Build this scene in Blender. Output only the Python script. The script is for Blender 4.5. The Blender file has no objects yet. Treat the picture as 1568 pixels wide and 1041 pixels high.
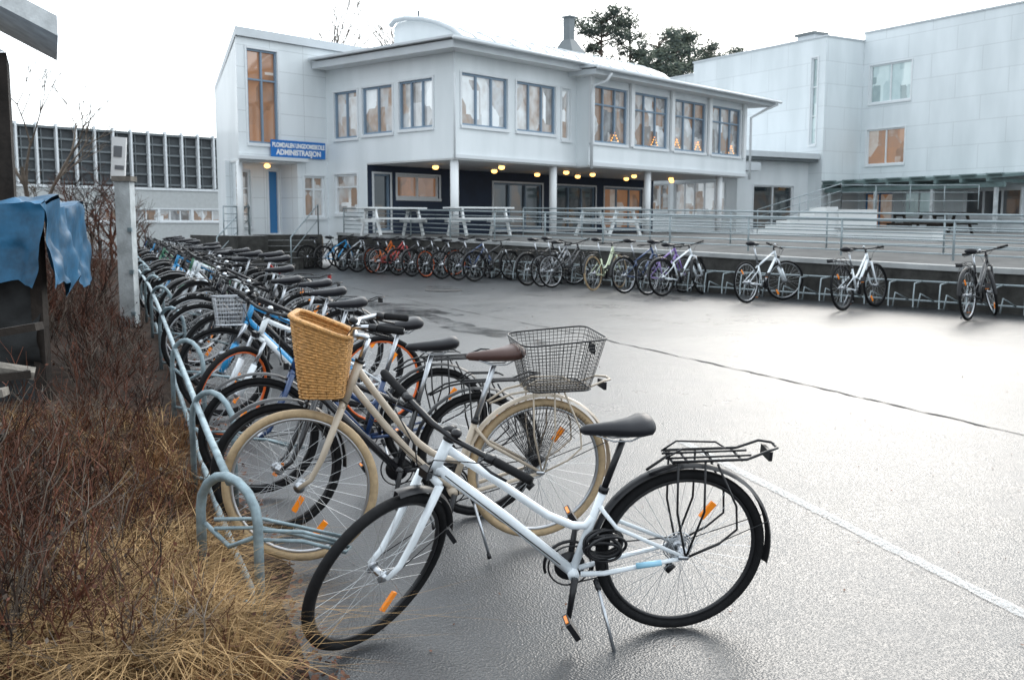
import bpy, math, random
from mathutils import Vector, Matrix, noise
rad=math.radians
R=random.Random(7)
sc=bpy.context.scene
V=Vector

# ------------------------------------------------------------------ materials
MT={}
def pm(name,col,rough=.5,metal=0,var=0,scale=6,bump=0,bscale=60,coat=0,emit=None,es=0,spec=.5,detail=4):
    m=bpy.data.materials.new(name); m.use_nodes=True
    nt=m.node_tree; b=nt.nodes['Principled BSDF']
    b.inputs['Roughness'].default_value=rough; b.inputs['Metallic'].default_value=metal
    b.inputs['Coat Weight'].default_value=coat; b.inputs['Specular IOR Level'].default_value=spec
    b.inputs['Coat Roughness'].default_value=.08
    b.inputs['Base Color'].default_value=(*col,1)
    if emit: b.inputs['Emission Color'].default_value=(*emit,1); b.inputs['Emission Strength'].default_value=es
    if var or bump:
        tc=nt.nodes.new('ShaderNodeTexCoord')
    if var:
        n=nt.nodes.new('ShaderNodeTexNoise'); n.inputs['Scale'].default_value=scale; n.inputs['Detail'].default_value=detail; n.inputs['Roughness'].default_value=.65
        nt.links.new(tc.outputs['Object'],n.inputs['Vector'])
        r=nt.nodes.new('ShaderNodeValToRGB')
        r.color_ramp.elements[0].position=.3; r.color_ramp.elements[1].position=.7
        r.color_ramp.elements[0].color=(*[c*(1-var) for c in col],1)
        r.color_ramp.elements[1].color=(*[min(1,c*(1+var)) for c in col],1)
        nt.links.new(n.outputs['Fac'],r.inputs['Fac']); nt.links.new(r.outputs['Color'],b.inputs['Base Color'])
    if bump:
        n2=nt.nodes.new('ShaderNodeTexNoise'); n2.inputs['Scale'].default_value=bscale; n2.inputs['Detail'].default_value=3
        nt.links.new(tc.outputs['Object'],n2.inputs['Vector'])
        bp=nt.nodes.new('ShaderNodeBump'); bp.inputs['Strength'].default_value=bump; bp.inputs['Distance'].default_value=.01
        nt.links.new(n2.outputs['Fac'],bp.inputs['Height']); nt.links.new(bp.outputs['Normal'],b.inputs['Normal'])
    MT[name]=m; return m

pm('rubber',(.010,.010,.011),.8,var=.3,scale=30,spec=.2)
pm('rubber_cream',(.40,.29,.17),.7,var=.2,scale=30)
pm('plastic_black',(.010,.010,.012),.34,spec=.4)
pm('steel',(.50,.52,.55),.3,1,var=.2,scale=20)
pm('spoke',(.62,.64,.66),.35,.7)
pm('rim_black',(.02,.02,.022),.35,.2)
pm('rim_silver',(.50,.51,.53),.3,.9)
pm('rim_orange',(.75,.13,.02),.4)
pm('saddle_black',(.012,.012,.016),.42,bump=.1,bscale=300,spec=.4)
pm('saddle_brown',(.07,.032,.025),.4,bump=.1,bscale=300)
pm('reflector',(.9,.25,.01),.25,emit=(1,.3,.02),es=.12)
pm('reflector_red',(.35,.015,.015),.25)
pm('paint_white',(.78,.83,.87),.25,coat=.4,var=.05,scale=12)
pm('paint_beige',(.46,.385,.30),.35,coat=.3,var=.06,scale=12)
pm('paint_black',(.014,.014,.017),.25,coat=.3)
pm('paint_blue',(.02,.28,.58),.28,coat=.4)
pm('paint_sky',(.30,.58,.75),.28,coat=.4)
pm('paint_navy',(.02,.05,.14),.28,coat=.4)
pm('paint_red',(.4,.03,.03),.28,coat=.4)
pm('paint_grey',(.25,.26,.28),.3,.3,coat=.3)
pm('paint_lime',(.66,.74,.52),.3,coat=.3)
pm('paint_purple',(.2,.12,.38),.3,coat=.3)
pm('paint_orange',(.7,.16,.02),.3,coat=.3)
pm('paint_green',(.03,.14,.08),.3,coat=.3)
pm('wicker',(.50,.26,.085),.6,var=.4,scale=60,bump=.6,bscale=120)
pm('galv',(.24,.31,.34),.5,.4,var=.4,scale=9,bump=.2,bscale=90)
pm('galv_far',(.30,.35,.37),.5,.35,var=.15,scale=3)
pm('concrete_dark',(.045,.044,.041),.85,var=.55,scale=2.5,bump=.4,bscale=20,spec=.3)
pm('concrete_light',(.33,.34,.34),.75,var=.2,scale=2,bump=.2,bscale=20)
pm('terrace_paving',(.11,.11,.108),.9,var=.3,scale=1.5,spec=.2)
pm('frame',(.74,.77,.79),.45,var=.04)
pm('frame_blue',(.20,.28,.37),.45)
pm('roof_edge',(.58,.615,.64),.45,var=.06,scale=1.5)
pm('roof_metal',(.52,.56,.59),.38,.3,var=.12,scale=.8)
pm('gutter',(.68,.71,.73),.4)
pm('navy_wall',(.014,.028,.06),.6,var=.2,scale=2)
pm('soffit',(.72,.73,.73),.7)
pm('column_paint',(.78,.80,.81),.5)
pm('door_blue',(.04,.19,.42),.4)
pm('sign_blue',(.012,.16,.50),.4)
pm('sign_white',(.85,.85,.85),.4)
pm('lamp_warm',(1,.7,.3),.4,emit=(1,.52,.15),es=3.6)
pm('candle',(1,.6,.2),.4,emit=(1,.42,.08),es=1.6)
pm('slat_dark',(.045,.052,.058),.55,var=.3,scale=1.2)
pm('slat_mid',(.14,.16,.17),.5,var=.15,scale=1)
pm('canopy_green',(.13,.19,.19),.5,var=.15)
pm('wood_dark',(.026,.021,.018),.8,var=.5,scale=6,bump=.5,bscale=30,spec=.2)
pm('wood_grey',(.18,.165,.145),.85,var=.5,scale=9,bump=.6,bscale=40,spec=.2)
pm('post_grey',(.46,.49,.50),.8,var=.3,scale=5,bump=.4,bscale=40)
pm('eave_white',(.68,.70,.70),.7,var=.22,scale=5,bump=.4,bscale=30)
pm('tarp_blue',(.012,.085,.17),.5,var=.6,scale=3,bump=.6,bscale=9,spec=.35)
pm('tarp_dark',(.016,.017,.018),.6,var=.4,scale=3,bump=.8,bscale=9,spec=.3)
pm('soil',(.034,.021,.015),.95,var=.6,scale=7,bump=1,bscale=25,spec=.2)
pm('twig',(.085,.036,.023),.8,var=.6,scale=2.2,spec=.25)
pm('twig_red',(.12,.044,.026),.75,var=.5,scale=2.2,spec=.25)
pm('twig_dark',(.028,.018,.015),.8,var=.5,scale=3,spec=.25)
pm('twig_grey',(.13,.105,.085),.8,var=.4,scale=3,spec=.25)
pm('grass_dry',(.34,.22,.105),.8,var=.5,scale=4,spec=.2)
pm('grass_brown',(.15,.072,.03),.8,var=.5,scale=4,spec=.2)
pm('leaf_litter',(.12,.045,.02),.7,var=.6,scale=14)
pm('bark',(.10,.075,.06),.85,var=.3,scale=5)
pm('pine_haze_dark',(.060,.078,.070),.9,var=.4,scale=1.2,spec=.1)  # both needle tones lightened to paint in distance haze
pm('pine_haze_light',(.13,.15,.115),.9,var=.4,scale=1.2,spec=.1)
pm('seam',(.03,.03,.03),.8)
pm('iron',(.05,.05,.05),.5,.5,bump=.4,bscale=40)
pm('white_bench',(.7,.72,.72),.5)
pm('beige_wall',(.46,.48,.48),.6,var=.08)

def clad(name,col,sx,sz,mortar=.012,off=.5,dark=.72,var=.03):
    m=pm(name,col,.42,coat=.15)
    nt=m.node_tree; b=nt.nodes['Principled BSDF']
    tc=nt.nodes.new('ShaderNodeTexCoord'); s=nt.nodes.new('ShaderNodeSeparateXYZ'); c=nt.nodes.new('ShaderNodeCombineXYZ')
    a=nt.nodes.new('ShaderNodeMath'); a.operation='ADD'
    nt.links.new(tc.outputs['Object'],s.inputs[0]); nt.links.new(s.outputs[0],a.inputs[0]); nt.links.new(s.outputs[1],a.inputs[1])
    nt.links.new(a.outputs[0],c.inputs[0]); nt.links.new(s.outputs[2],c.inputs[1])
    br=nt.nodes.new('ShaderNodeTexBrick'); br.offset=off
    br.inputs['Scale'].default_value=1; br.inputs['Brick Width'].default_value=sx; br.inputs['Row Height'].default_value=sz
    br.inputs['Mortar Size'].default_value=mortar; br.inputs['Mortar Smooth'].default_value=.3
    br.inputs['Color1'].default_value=(*col,1); br.inputs['Color2'].default_value=(*[x*(1-var) for x in col],1)
    br.inputs['Mortar'].default_value=(*[x*dark for x in col],1)
    nt.links.new(c.outputs[0],br.inputs['Vector'])
    n=nt.nodes.new('ShaderNodeTexNoise'); n.inputs['Scale'].default_value=.7; n.inputs['Detail'].default_value=5
    mp=nt.nodes.new('ShaderNodeMapping'); mp.inputs['Scale'].default_value=(1.5,1.5,.35)
    nt.links.new(tc.outputs['Object'],mp.inputs[0]); nt.links.new(mp.outputs[0],n.inputs['Vector'])
    r=nt.nodes.new('ShaderNodeValToRGB'); r.color_ramp.elements[0].position=.35; r.color_ramp.elements[0].color=(.88,.89,.89,1); r.color_ramp.elements[1].position=.6; r.color_ramp.elements[1].color=(1,1,1,1)
    nt.links.new(n.outputs['Fac'],r.inputs[0])
    mx=nt.nodes.new('ShaderNodeMix'); mx.data_type='RGBA'; mx.blend_type='MULTIPLY'; mx.inputs[0].default_value=1
    nt.links.new(br.outputs['Color'],mx.inputs[6]); nt.links.new(r.outputs[0],mx.inputs[7]); nt.links.new(mx.outputs[2],b.inputs['Base Color'])
clad('clad_white',(.82,.86,.88),1.2,.62,.010,0)
clad('clad_panel',(.78,.83,.855),2.4,1.0,.02,.5,.84)
clad('clad_stucco',(.82,.86,.88),9,3,.004,0,.95)

def glowglass(name,cols,es,seed,scl=1.1):  # window pane: sky reflection and interior daylight painted into colour and emission
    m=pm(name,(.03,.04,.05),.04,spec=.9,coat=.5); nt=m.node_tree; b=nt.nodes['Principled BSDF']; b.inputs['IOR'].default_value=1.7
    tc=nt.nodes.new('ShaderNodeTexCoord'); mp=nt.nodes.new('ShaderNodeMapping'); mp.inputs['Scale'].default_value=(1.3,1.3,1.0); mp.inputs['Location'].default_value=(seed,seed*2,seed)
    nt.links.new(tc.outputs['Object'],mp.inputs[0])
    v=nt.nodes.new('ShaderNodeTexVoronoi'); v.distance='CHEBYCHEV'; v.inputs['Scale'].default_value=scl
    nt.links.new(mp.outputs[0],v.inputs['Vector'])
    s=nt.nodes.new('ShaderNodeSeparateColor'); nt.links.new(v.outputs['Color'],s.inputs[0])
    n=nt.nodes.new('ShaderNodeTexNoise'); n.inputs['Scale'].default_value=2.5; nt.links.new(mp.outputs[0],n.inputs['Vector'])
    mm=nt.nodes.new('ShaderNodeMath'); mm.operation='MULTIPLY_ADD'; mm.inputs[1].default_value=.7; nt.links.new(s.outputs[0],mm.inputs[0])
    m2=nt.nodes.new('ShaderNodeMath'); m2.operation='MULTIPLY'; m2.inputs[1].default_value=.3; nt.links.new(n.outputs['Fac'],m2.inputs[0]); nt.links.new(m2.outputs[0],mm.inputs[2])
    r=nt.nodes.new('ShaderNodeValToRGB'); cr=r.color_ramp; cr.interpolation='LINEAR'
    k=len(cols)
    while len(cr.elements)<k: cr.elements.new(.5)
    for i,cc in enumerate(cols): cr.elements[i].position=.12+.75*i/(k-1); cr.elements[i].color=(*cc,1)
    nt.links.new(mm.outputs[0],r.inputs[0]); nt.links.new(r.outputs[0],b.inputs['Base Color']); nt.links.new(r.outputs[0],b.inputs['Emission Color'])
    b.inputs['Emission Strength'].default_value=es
glowglass('glowglass_upper',[(.16,.155,.15),(.42,.45,.47),(.26,.20,.16),(.55,.59,.61),(.66,.70,.72)],.5,3.3)
glowglass('glowglass_warm',[(.06,.06,.065),(.34,.36,.37),(.22,.14,.09),(.12,.115,.11),(.52,.55,.57)],.4,1.2,1.8)
glowglass('glowglass_dark',[(.008,.010,.013),(.015,.02,.024),(.04,.045,.048),(.10,.06,.03)],.4,5.1)
glowglass('glowglass_orange',[(.15,.085,.05),(.32,.155,.075),(.25,.14,.085),(.45,.43,.40)],.45,2.1)
glowglass('glowglass_teal',[(.16,.22,.23),(.3,.4,.42),(.45,.55,.56)],.4,7.7)

# asphalt
m=pm('asphalt',(.055,.057,.06),.4); nt=m.node_tree; b=nt.nodes['Principled BSDF']
tc=nt.nodes.new('ShaderNodeTexCoord')
def nz(s,d=4,ro=.6):
    n=nt.nodes.new('ShaderNodeTexNoise'); n.inputs['Scale'].default_value=s; n.inputs['Detail'].default_value=d; n.inputs['Roughness'].default_value=ro
    nt.links.new(tc.outputs['Object'],n.inputs['Vector']); return n
big=nz(.28,5); fine=nz(170,3,.8); mid=nz(1.6,7,.75)
vo=nt.nodes.new('ShaderNodeTexVoronoi'); vo.inputs['Scale'].default_value=105; nt.links.new(tc.outputs['Object'],vo.inputs['Vector'])
r1=nt.nodes.new('ShaderNodeValToRGB'); r1.color_ramp.elements[0].position=.3; r1.color_ramp.elements[1].position=.72
r1.color_ramp.elements[0].color=(.014,.016,.019,1); r1.color_ramp.elements[1].color=(.080,.085,.092,1)
nt.links.new(fine.outputs['Fac'],r1.inputs[0])
r2=nt.nodes.new('ShaderNodeValToRGB'); r2.color_ramp.elements[0].position=.3; r2.color_ramp.elements[1].position=.7
r2.color_ramp.elements[0].color=(.5,.5,.5,1); r2.color_ramp.elements[1].color=(1.0,1.0,1.0,1)
nt.links.new(mid.outputs['Fac'],r2.inputs[0])
mx=nt.nodes.new('ShaderNodeMix'); mx.data_type='RGBA'; mx.blend_type='MULTIPLY'; mx.inputs[0].default_value=1
nt.links.new(r1.outputs[0],mx.inputs[6]); nt.links.new(r2.outputs[0],mx.inputs[7]); nt.links.new(mx.outputs[2],b.inputs['Base Color'])
mr=nt.nodes.new('ShaderNodeMapRange'); mr.inputs[1].default_value=.36; mr.inputs[2].default_value=.66; mr.inputs[3].default_value=.24; mr.inputs[4].default_value=.42
ad=nt.nodes.new('ShaderNodeMath'); ad.operation='MULTIPLY_ADD'; ad.inputs[1].default_value=.5
nt.links.new(mid.outputs['Fac'],ad.inputs[0]) 
sb=nt.nodes.new('ShaderNodeMath'); sb.operation='MULTIPLY'; sb.inputs[1].default_value=.5; nt.links.new(big.outputs['Fac'],sb.inputs[0]); nt.links.new(sb.outputs[0],ad.inputs[2])
nt.links.new(ad.outputs[0],mr.inputs[0]); nt.links.new(mr.outputs[0],b.inputs['Roughness'])
bp=nt.nodes.new('ShaderNodeBump'); bp.inputs['Strength'].default_value=.65; bp.inputs['Distance'].default_value=.0035
nt.links.new(vo.outputs['Distance'],bp.inputs['Height'])
bp2=nt.nodes.new('ShaderNodeBump'); bp2.inputs['Strength'].default_value=.06; bp2.inputs['Distance'].default_value=.02
nt.links.new(mid.outputs['Fac'],bp2.inputs['Height']); nt.links.new(bp.outputs['Normal'],bp2.inputs['Normal']); nt.links.new(bp2.outputs['Normal'],b.inputs['Normal'])
b.inputs['Specular IOR Level'].default_value=.82
def alphamat(name,col,rough,sc_,p0,p1,amax):
    m=pm(name,col,rough); nt=m.node_tree; b=nt.nodes['Principled BSDF']; tc=nt.nodes.new('ShaderNodeTexCoord')
    n=nt.nodes.new('ShaderNodeTexNoise'); n.inputs['Scale'].default_value=sc_; n.inputs['Detail'].default_value=6; n.inputs['Roughness'].default_value=.75; nt.links.new(tc.outputs['Object'],n.inputs['Vector'])
    r=nt.nodes.new('ShaderNodeValToRGB'); r.color_ramp.elements[0].position=p0; r.color_ramp.elements[1].position=p1; r.color_ramp.elements[0].color=(0,0,0,1); r.color_ramp.elements[1].color=(amax,amax,amax,1)
    nt.links.new(n.outputs['Fac'],r.inputs[0]); nt.links.new(r.outputs[0],b.inputs['Alpha'])
alphamat('worn_paint',(.62,.63,.63),.5,60,.34,.62,.72)
alphamat('puddle_water',(.02,.021,.023),.10,1.3,.40,.62,.75)

# ------------------------------------------------------------------ mesh builder
class MB:
    def __init__(s): s.v=[];s.f=[];s.mi=[];s.sm=[];s.mats=[];s.M=None
    def add(s,vs,fs,mat,smooth=False):
        o=len(s.v)
        if s.M is not None: vs=[s.M@V(p) for p in vs]
        s.v.extend([tuple(p) for p in vs])
        if mat not in s.mats: s.mats.append(mat)
        k=s.mats.index(mat)
        for f in fs: s.f.append([i+o for i in f]); s.mi.append(k); s.sm.append(smooth)
    def tube(s,pts,r,mat,n=8,closed=False,cap=True):
        pts=[V(p) for p in pts]; N=len(pts)
        rr=r if isinstance(r,(list,tuple)) else [r]*N
        vs=[];nrm=None
        for i in range(N):
            if closed: t=pts[(i+1)%N]-pts[i-1]
            else: t=pts[min(i+1,N-1)]-pts[max(i-1,0)]
            t.normalize()
            if nrm is None:
                a=V((0,0,1)) if abs(t.z)<.9 else V((1,0,0))
                nrm=t.cross(a).normalized()
            else:
                nrm=(nrm-t*nrm.dot(t)).normalized()
            bn=t.cross(nrm)
            for j in range(n):
                an=2*math.pi*j/n
                vs.append(pts[i]+(nrm*math.cos(an)+bn*math.sin(an))*rr[i])
        fs=[]
        for i in range(N if closed else N-1):
            a=i*n;c=((i+1)%N)*n
            for j in range(n):
                j2=(j+1)%n; fs.append((a+j,a+j2,c+j2,c+j))
        if cap and not closed and n>3:
            fs.append(tuple(range(n-1,-1,-1))); fs.append(tuple((N-1)*n+j for j in range(n)))
        s.add(vs,fs,mat,True)
    def box(s,c,sz,mat,rz=0,R=None):
        hx,hy,hz=[q/2 for q in sz]; vs=[]
        mt=Matrix.Rotation(rz,3,'Z') if R is None else R
        for x in(-1,1):
            for y in(-1,1):
                for z in(-1,1): vs.append(V(c)+mt@V((x*hx,y*hy,z*hz)))
        s.add(vs,[(0,1,3,2),(4,6,7,5),(0,4,5,1),(2,3,7,6),(0,2,6,4),(1,5,7,3)],mat)
    def bx(s,x0,x1,y0,y1,z0,z1,mat): s.box(((x0+x1)/2,(y0+y1)/2,(z0+z1)/2),(x1-x0,y1-y0,z1-z0),mat)
    def prism(s,poly,z0,z1,mat,top=None):
        n=len(poly); z1s=z1 if isinstance(z1,(list,tuple)) else [z1]*n
        vs=[(p[0],p[1],z0) for p in poly]+[(p[0],p[1],z1s[i]) for i,p in enumerate(poly)]
        s.add(vs,[(i,(i+1)%n,n+(i+1)%n,n+i) for i in range(n)],mat)
        s.add(vs,[tuple(range(n,2*n)),tuple(range(n-1,-1,-1))],top or mat)
    def obj(s,name,parent=None,M=None):
        me=bpy.data.meshes.new(name); me.from_pydata(s.v,[],s.f)
        for k in s.mats: me.materials.append(MT[k])
        me.polygons.foreach_set('material_index',s.mi); me.polygons.foreach_set('use_smooth',s.sm); me.update()
        o=bpy.data.objects.new(name,me); sc.collection.objects.link(o)
        if M is not None: o.matrix_world=M
        if parent: o.parent=parent
        return o
def empty(name,M=None):
    o=bpy.data.objects.new(name,None); sc.collection.objects.link(o); o.empty_display_size=.3
    if M is not None: o.matrix_world=M
    return o
def arc(c,r,a0,a1,n,y=0):
    return [(c[0]+r*math.cos(a0+(a1-a0)*i/n),y,c[2]+r*math.sin(a0+(a1-a0)*i/n)) for i in range(n+1)]
def ell(mb,c,s,mat,n=8,k=5):
    vs=[];fs=[]
    for i in range(k+1):
        ph=math.pi*i/k
        for j in range(n):
            th=2*math.pi*j/n; vs.append((c[0]+s[0]*math.sin(ph)*math.cos(th),c[1]+s[1]*math.sin(ph)*math.sin(th),c[2]+s[2]*math.cos(ph)))
    for i in range(k):
        for j in range(n): fs.append((i*n+j,(i+1)*n+j,(i+1)*n+(j+1)%n,i*n+(j+1)%n))
    mb.add(vs,fs,mat,True)
def facade(mb,O,U,L,z0,z1,ops,wall,glass='glowglass_upper',frame='frame',dep=.14):
    Nx,Ny=U[1],-U[0]
    P=lambda s_,z,d:(O[0]+U[0]*s_-Nx*d,O[1]+U[1]*s_-Ny*d,z)
    xs=sorted({0,L}|{round(o[k],4) for o in ops for k in(0,1)}); zs=sorted({z0,z1}|{round(o[k],4) for o in ops for k in(2,3)})
    for i in range(len(xs)-1):
        for j in range(len(zs)-1):
            cx=(xs[i]+xs[i+1])/2; cz=(zs[j]+zs[j+1])/2
            if any(o[0]<cx<o[1] and o[2]<cz<o[3] for o in ops): continue
            mb.add([P(xs[i],zs[j],0),P(xs[i+1],zs[j],0),P(xs[i+1],zs[j+1],0),P(xs[i],zs[j+1],0)],[(0,1,2,3)],wall)
    def ob(a,b_,c,d,e,f,mat):
        vs=[P(s_,z,q) for s_ in(a,b_) for q in(f,e) for z in(c,d)]
        mb.add(vs,[(0,1,3,2),(4,6,7,5),(0,4,5,1),(2,3,7,6),(0,2,6,4),(1,5,7,3)],mat)
    for o in ops:
        a,b_,c,d,nx,nz_=o[:6]; g=o[6] if len(o)>6 else glass; fr=o[7] if len(o)>7 else frame
        for q in([(a,c),(b_,c)],[(b_,c),(b_,d)],[(b_,d),(a,d)],[(a,d),(a,c)]):
            mb.add([P(q[0][0],q[0][1],0),P(q[1][0],q[1][1],0),P(q[1][0],q[1][1],dep),P(q[0][0],q[0][1],dep)],[(0,1,2,3)],wall)
        mb.add([P(a,c,dep-.02),P(b_,c,dep-.02),P(b_,d,dep-.02),P(a,d,dep-.02)],[(0,1,2,3)],g)
        w=.055; e0,e1=.04,dep-.03
        ob(a,b_,c,c+w,e0,e1,fr); ob(a,b_,d-w,d,e0,e1,fr); ob(a,a+w,c+w,d-w,e0+.002,e1,fr); ob(b_-w,b_,c+w,d-w,e0+.002,e1,fr)
        for i in range(1,nx):
            x=a+(b_-a)*i/nx; ob(x-.03,x+.03,c+w,d-w,e0+.006,e1,fr)
        for i in range(1,nz_):
            z=c+(d-c)*(i/nz_ if nz_!=2 else .68); ob(a+w,b_-w,z-.025,z+.025,e0+.01,e1,fr)
        ob(a-.06,b_+.06,c-.09,c-.004,-.06,.0,frame)
        ob(a-.07,a-.004,c,d+.06,-.025,-.002,frame); ob(b_+.004,b_+.07,c,d+.06,-.025,-.002,frame); ob(a,b_,d+.004,d+.06,-.027,-.002,frame)

# ------------------------------------------------------------------ ground
def zg(x,y):
    t=max(0,min(1,(y-4.0)/7.5)); return .37*(t*.75+.25*t*t*(3-2*t)) if t<1 else .37
def rackx(y): return -1.3-.403*(y-4.37)
xs=[-600,-200,-80]+[-40+2*i for i in range(41)]+[80,200,600]
ys=[-300,-80,-20,-5,0,2,3,3.5]+[4+.5*i for i in range(20)]+[16,20,25,30,40,60,100,300,1500]
g=MB(); vs=[(x,y,zg(x,y)) for y in ys for x in xs]; nx=len(xs)
g.add(vs,[(j*nx+i,j*nx+i+1,(j+1)*nx+i+1,(j+1)*nx+i) for j in range(len(ys)-1) for i in range(nx-1)],'asphalt',True); g.obj('asphalt_ground')
g=MB(); rows=[];ny=90
for j in range(ny):
    y=-1+j*.4
    ex=rackx(y)+.28+.06*math.sin(y*3)+.05*math.sin(y*7.3)
    for i in range(48):
        x=ex-(i**1.5)*.055
        h=.006+min(.12,i*.02)+ (.05*noise.noise(V((x*2,y*2,0)))+.03*noise.noise(V((x*7,y*7,1))) if i>1 else 0)
        rows.append((x,y,zg(x,y)+max(.005,h) if i>0 else zg(x,y)-.02))
g.add(rows,[(j*48+i+1,j*48+i,(j+1)*48+i,(j+1)*48+i+1) for j in range(ny-1) for i in range(47)],'soil',True); g.obj('soil_bed')
def strip(name,pts,w,mat,dz=.004,jit=0):
    g=MB(); vs=[]; P2=[]
    for i in range(len(pts)-1):
        n_=40
        for k in range(n_): P2.append(V(pts[i]).lerp(V(pts[i+1]),k/n_))
    P2.append(V(pts[-1]))
    for i,p in enumerate(P2):
        t=(P2[min(i+1,len(P2)-1)]-P2[max(i-1,0)]).normalized(); nn=V((-t.y,t.x))
        ww=w*(1+R.uniform(-jit,jit)); p=p+nn*R.uniform(-jit,jit)*.02
        for s_ in(-.5,.5):
            q=p+nn*s_*ww; vs.append((q.x,q.y,zg(q.x,q.y)+dz))
    g.add(vs,[(2*i,2*i+1,2*i+3,2*i+2) for i in range(len(P2)-1)],mat); g.obj(name)
strip('asphalt_seam',[(-4.2,22.5),(-2.1,17.7),(1.14,11.07),(3.7,7.08),(6.6,2.6)],.020,'seam',.004,.8)
strip('painted_line',[(1.2,6.9),(1.62,5.72),(2.19,4.1),(3.0,1.9)],.075,'worn_paint',.005,.15)
g=MB()
for cx,cy,a_,b_,an in((-2.0,15.8,2.4,.40,-1.05),(-.5,12.4,1.6,.25,-1.1)):
    vs=[]
    for i in range(60):
        t=2*math.pi*i/60; k=1+.25*math.sin(3*t+cx)+.15*math.sin(7*t+cy)+.08*math.sin(17*t); X=a_*k*math.cos(t); Y=b_*k*math.sin(t)
        vs.append((cx+X*math.cos(an)-Y*math.sin(an),cy+X*math.sin(an)+Y*math.cos(an),.37+.0045))
    g.add(vs,[tuple(range(60))],'puddle_water')
g.obj('puddle')
g=MB(); vs=[(-1.35+.36*math.cos(2*math.pi*i/24),19.6+.36*math.sin(2*math.pi*i/24),.376) for i in range(24)]; g.add(vs,[tuple(range(24))],'iron'); g.tube(vs,.012,'iron',5,closed=True); g.obj('manhole_cover')

# ------------------------------------------------------------------ bicycle
def wheel(mb,C,r,tyre,rim,lod):
    seg=[60,32,20][lod]; n=[10,6,5][lod]; tr=.0205
    mb.tube(arc(C,r-tr,0,2*math.pi*(1-1/seg),seg-1,C[1]),tr,tyre,n,closed=True)
    mb.tube(arc(C,r-tr*2-.004,0,2*math.pi*(1-1/seg),seg-1,C[1]),.0095,rim,6 if lod<2 else 4,closed=True)
    mb.tube([(C[0],C[1]-.045,C[2]),(C[0],C[1]+.045,C[2])],.016,'steel',8)
    for sy in(-1,1): mb.tube([(C[0],C[1]+sy*.03,C[2]),(C[0],C[1]+sy*.034,C[2])],.028,'steel',10)
    ns=[32,24,14][lod]; sr=[.0011,.0012,.0017][lod]
    for i in range(ns):
        a=2*math.pi*i/ns; sy=1 if i%2 else -1; da=.9*(1 if (i//2)%2 else -1)
        p0=(C[0]+.026*math.cos(a+da),C[1]+sy*.03,C[2]+.026*math.sin(a+da)); p1=(C[0]+(r-.05)*math.cos(a),C[1],C[2]+(r-.05)*math.sin(a))
        mb.tube([p0,p1],sr,'spoke',3,cap=False)
def fender(mb,C,Rf,a0,a1,mat,n=20,w=.028):
    vs=[];K=6
    for i in range(n+1):
        a=a0+(a1-a0)*i/n
        for j in range(K):
            q=-1+2*j/(K-1); rr=Rf+.013*(1-q*q); vs.append((C[0]+rr*math.cos(a),C[1]+w*q,C[2]+rr*math.sin(a)))
    mb.add(vs,[(i*K+j,i*K+j+1,(i+1)*K+j+1,(i+1)*K+j) for i in range(n) for j in range(K-1)],mat,True)
def saddle(mb,c,mat,s=1):
    sec=[(.150,.010,.008,-.002),(.135,.019,.018,0),(.08,.024,.024,0),(.02,.036,.028,.002),(-.04,.062,.032,.006),(-.085,.082,.036,.014),(-.118,.080,.034,.018),(-.135,.052,.020,.014)]
    vs=[];n=12
    for x,w,t,dz in sec:
        for j in range(n):
            an=2*math.pi*j/n; vs.append((c[0]+x*s,c[1]+w*s*math.cos(an),c[2]+dz+t*s*math.sin(an)*(1 if math.sin(an)>0 else 1.15)))
    fs=[(i*n+j,i*n+(j+1)%n,(i+1)*n+(j+1)%n,(i+1)*n+j) for i in range(len(sec)-1) for j in range(n)]
    fs+=[tuple(range(n-1,-1,-1)),tuple((len(sec)-1)*n+j for j in range(n))]
    mb.add(vs,fs,mat,True)
    for sy in(-.02,.02): mb.tube([(c[0]+.09,c[1]+sy*.7,c[2]-.02),(c[0]+.02,c[1]+sy,c[2]-.045),(c[0]-.05,c[1]+sy,c[2]-.045),(c[0]-.1,c[1]+sy*2,c[2]-.01)],.0035,'steel',5)
def rrect(hx,hy,k,rc=.35):
    pts=[]
    for q in range(4):
        cx=(hx-rc*min(hx,hy))*(1 if q in(0,3) else -1); cy=(hy-rc*min(hx,hy))*(1 if q in(0,1) else -1)
        for i in range(k):
            a=math.pi/2*(q+i/(k-1)); pts.append((cx+rc*min(hx,hy)*math.cos(a),cy+rc*min(hx,hy)*math.sin(a)))
    out=[]
    for i,p in enumerate(pts):
        q=pts[(i+1)%len(pts)]; d=math.hypot(q[0]-p[0],q[1]-p[1]); m_=max(1,int(d/.022))
        for j in range(m_): out.append((p[0]+(q[0]-p[0])*j/m_,p[1]+(q[1]-p[1])*j/m_))
    return out
def wire_basket(mb,c,hx,hy,h,mat,taper=.78,r=.0013,rings=12,slope=0):
    base=rrect(hx,hy,4); n=len(base)
    pt=lambda i,t:(c[0]+base[i][0]*(taper+(1-taper)*t),c[1]+base[i][1]*(taper+(1-taper)*t),c[2]+h*t+slope*t*base[i][0])
    for i in range(n): mb.tube([pt(i,0),pt(i,1)],r,mat,3,cap=False)
    for k in range(rings+1):
        mb.tube([pt(i,k/rings) for i in range(n)],r if 0<k<rings else r*2.8,mat,3 if 0<k<rings else 6,closed=True)
    nxl=int(hx*2/.025)
    for i in range(1,nxl):
        x=(-hx+2*hx*i/nxl)*taper; mb.tube([(c[0]+x,c[1]-hy*taper,c[2]),(c[0]+x,c[1]+hy*taper,c[2])],r,mat,3,cap=False)
    nyl=int(hy*2/.025)
    for i in range(1,nyl):
        y=(-hy+2*hy*i/nyl)*taper; mb.tube([(c[0]-hx*taper,c[1]+y,c[2]),(c[0]+hx*taper,c[1]+y,c[2])],r,mat,3,cap=False)
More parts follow.
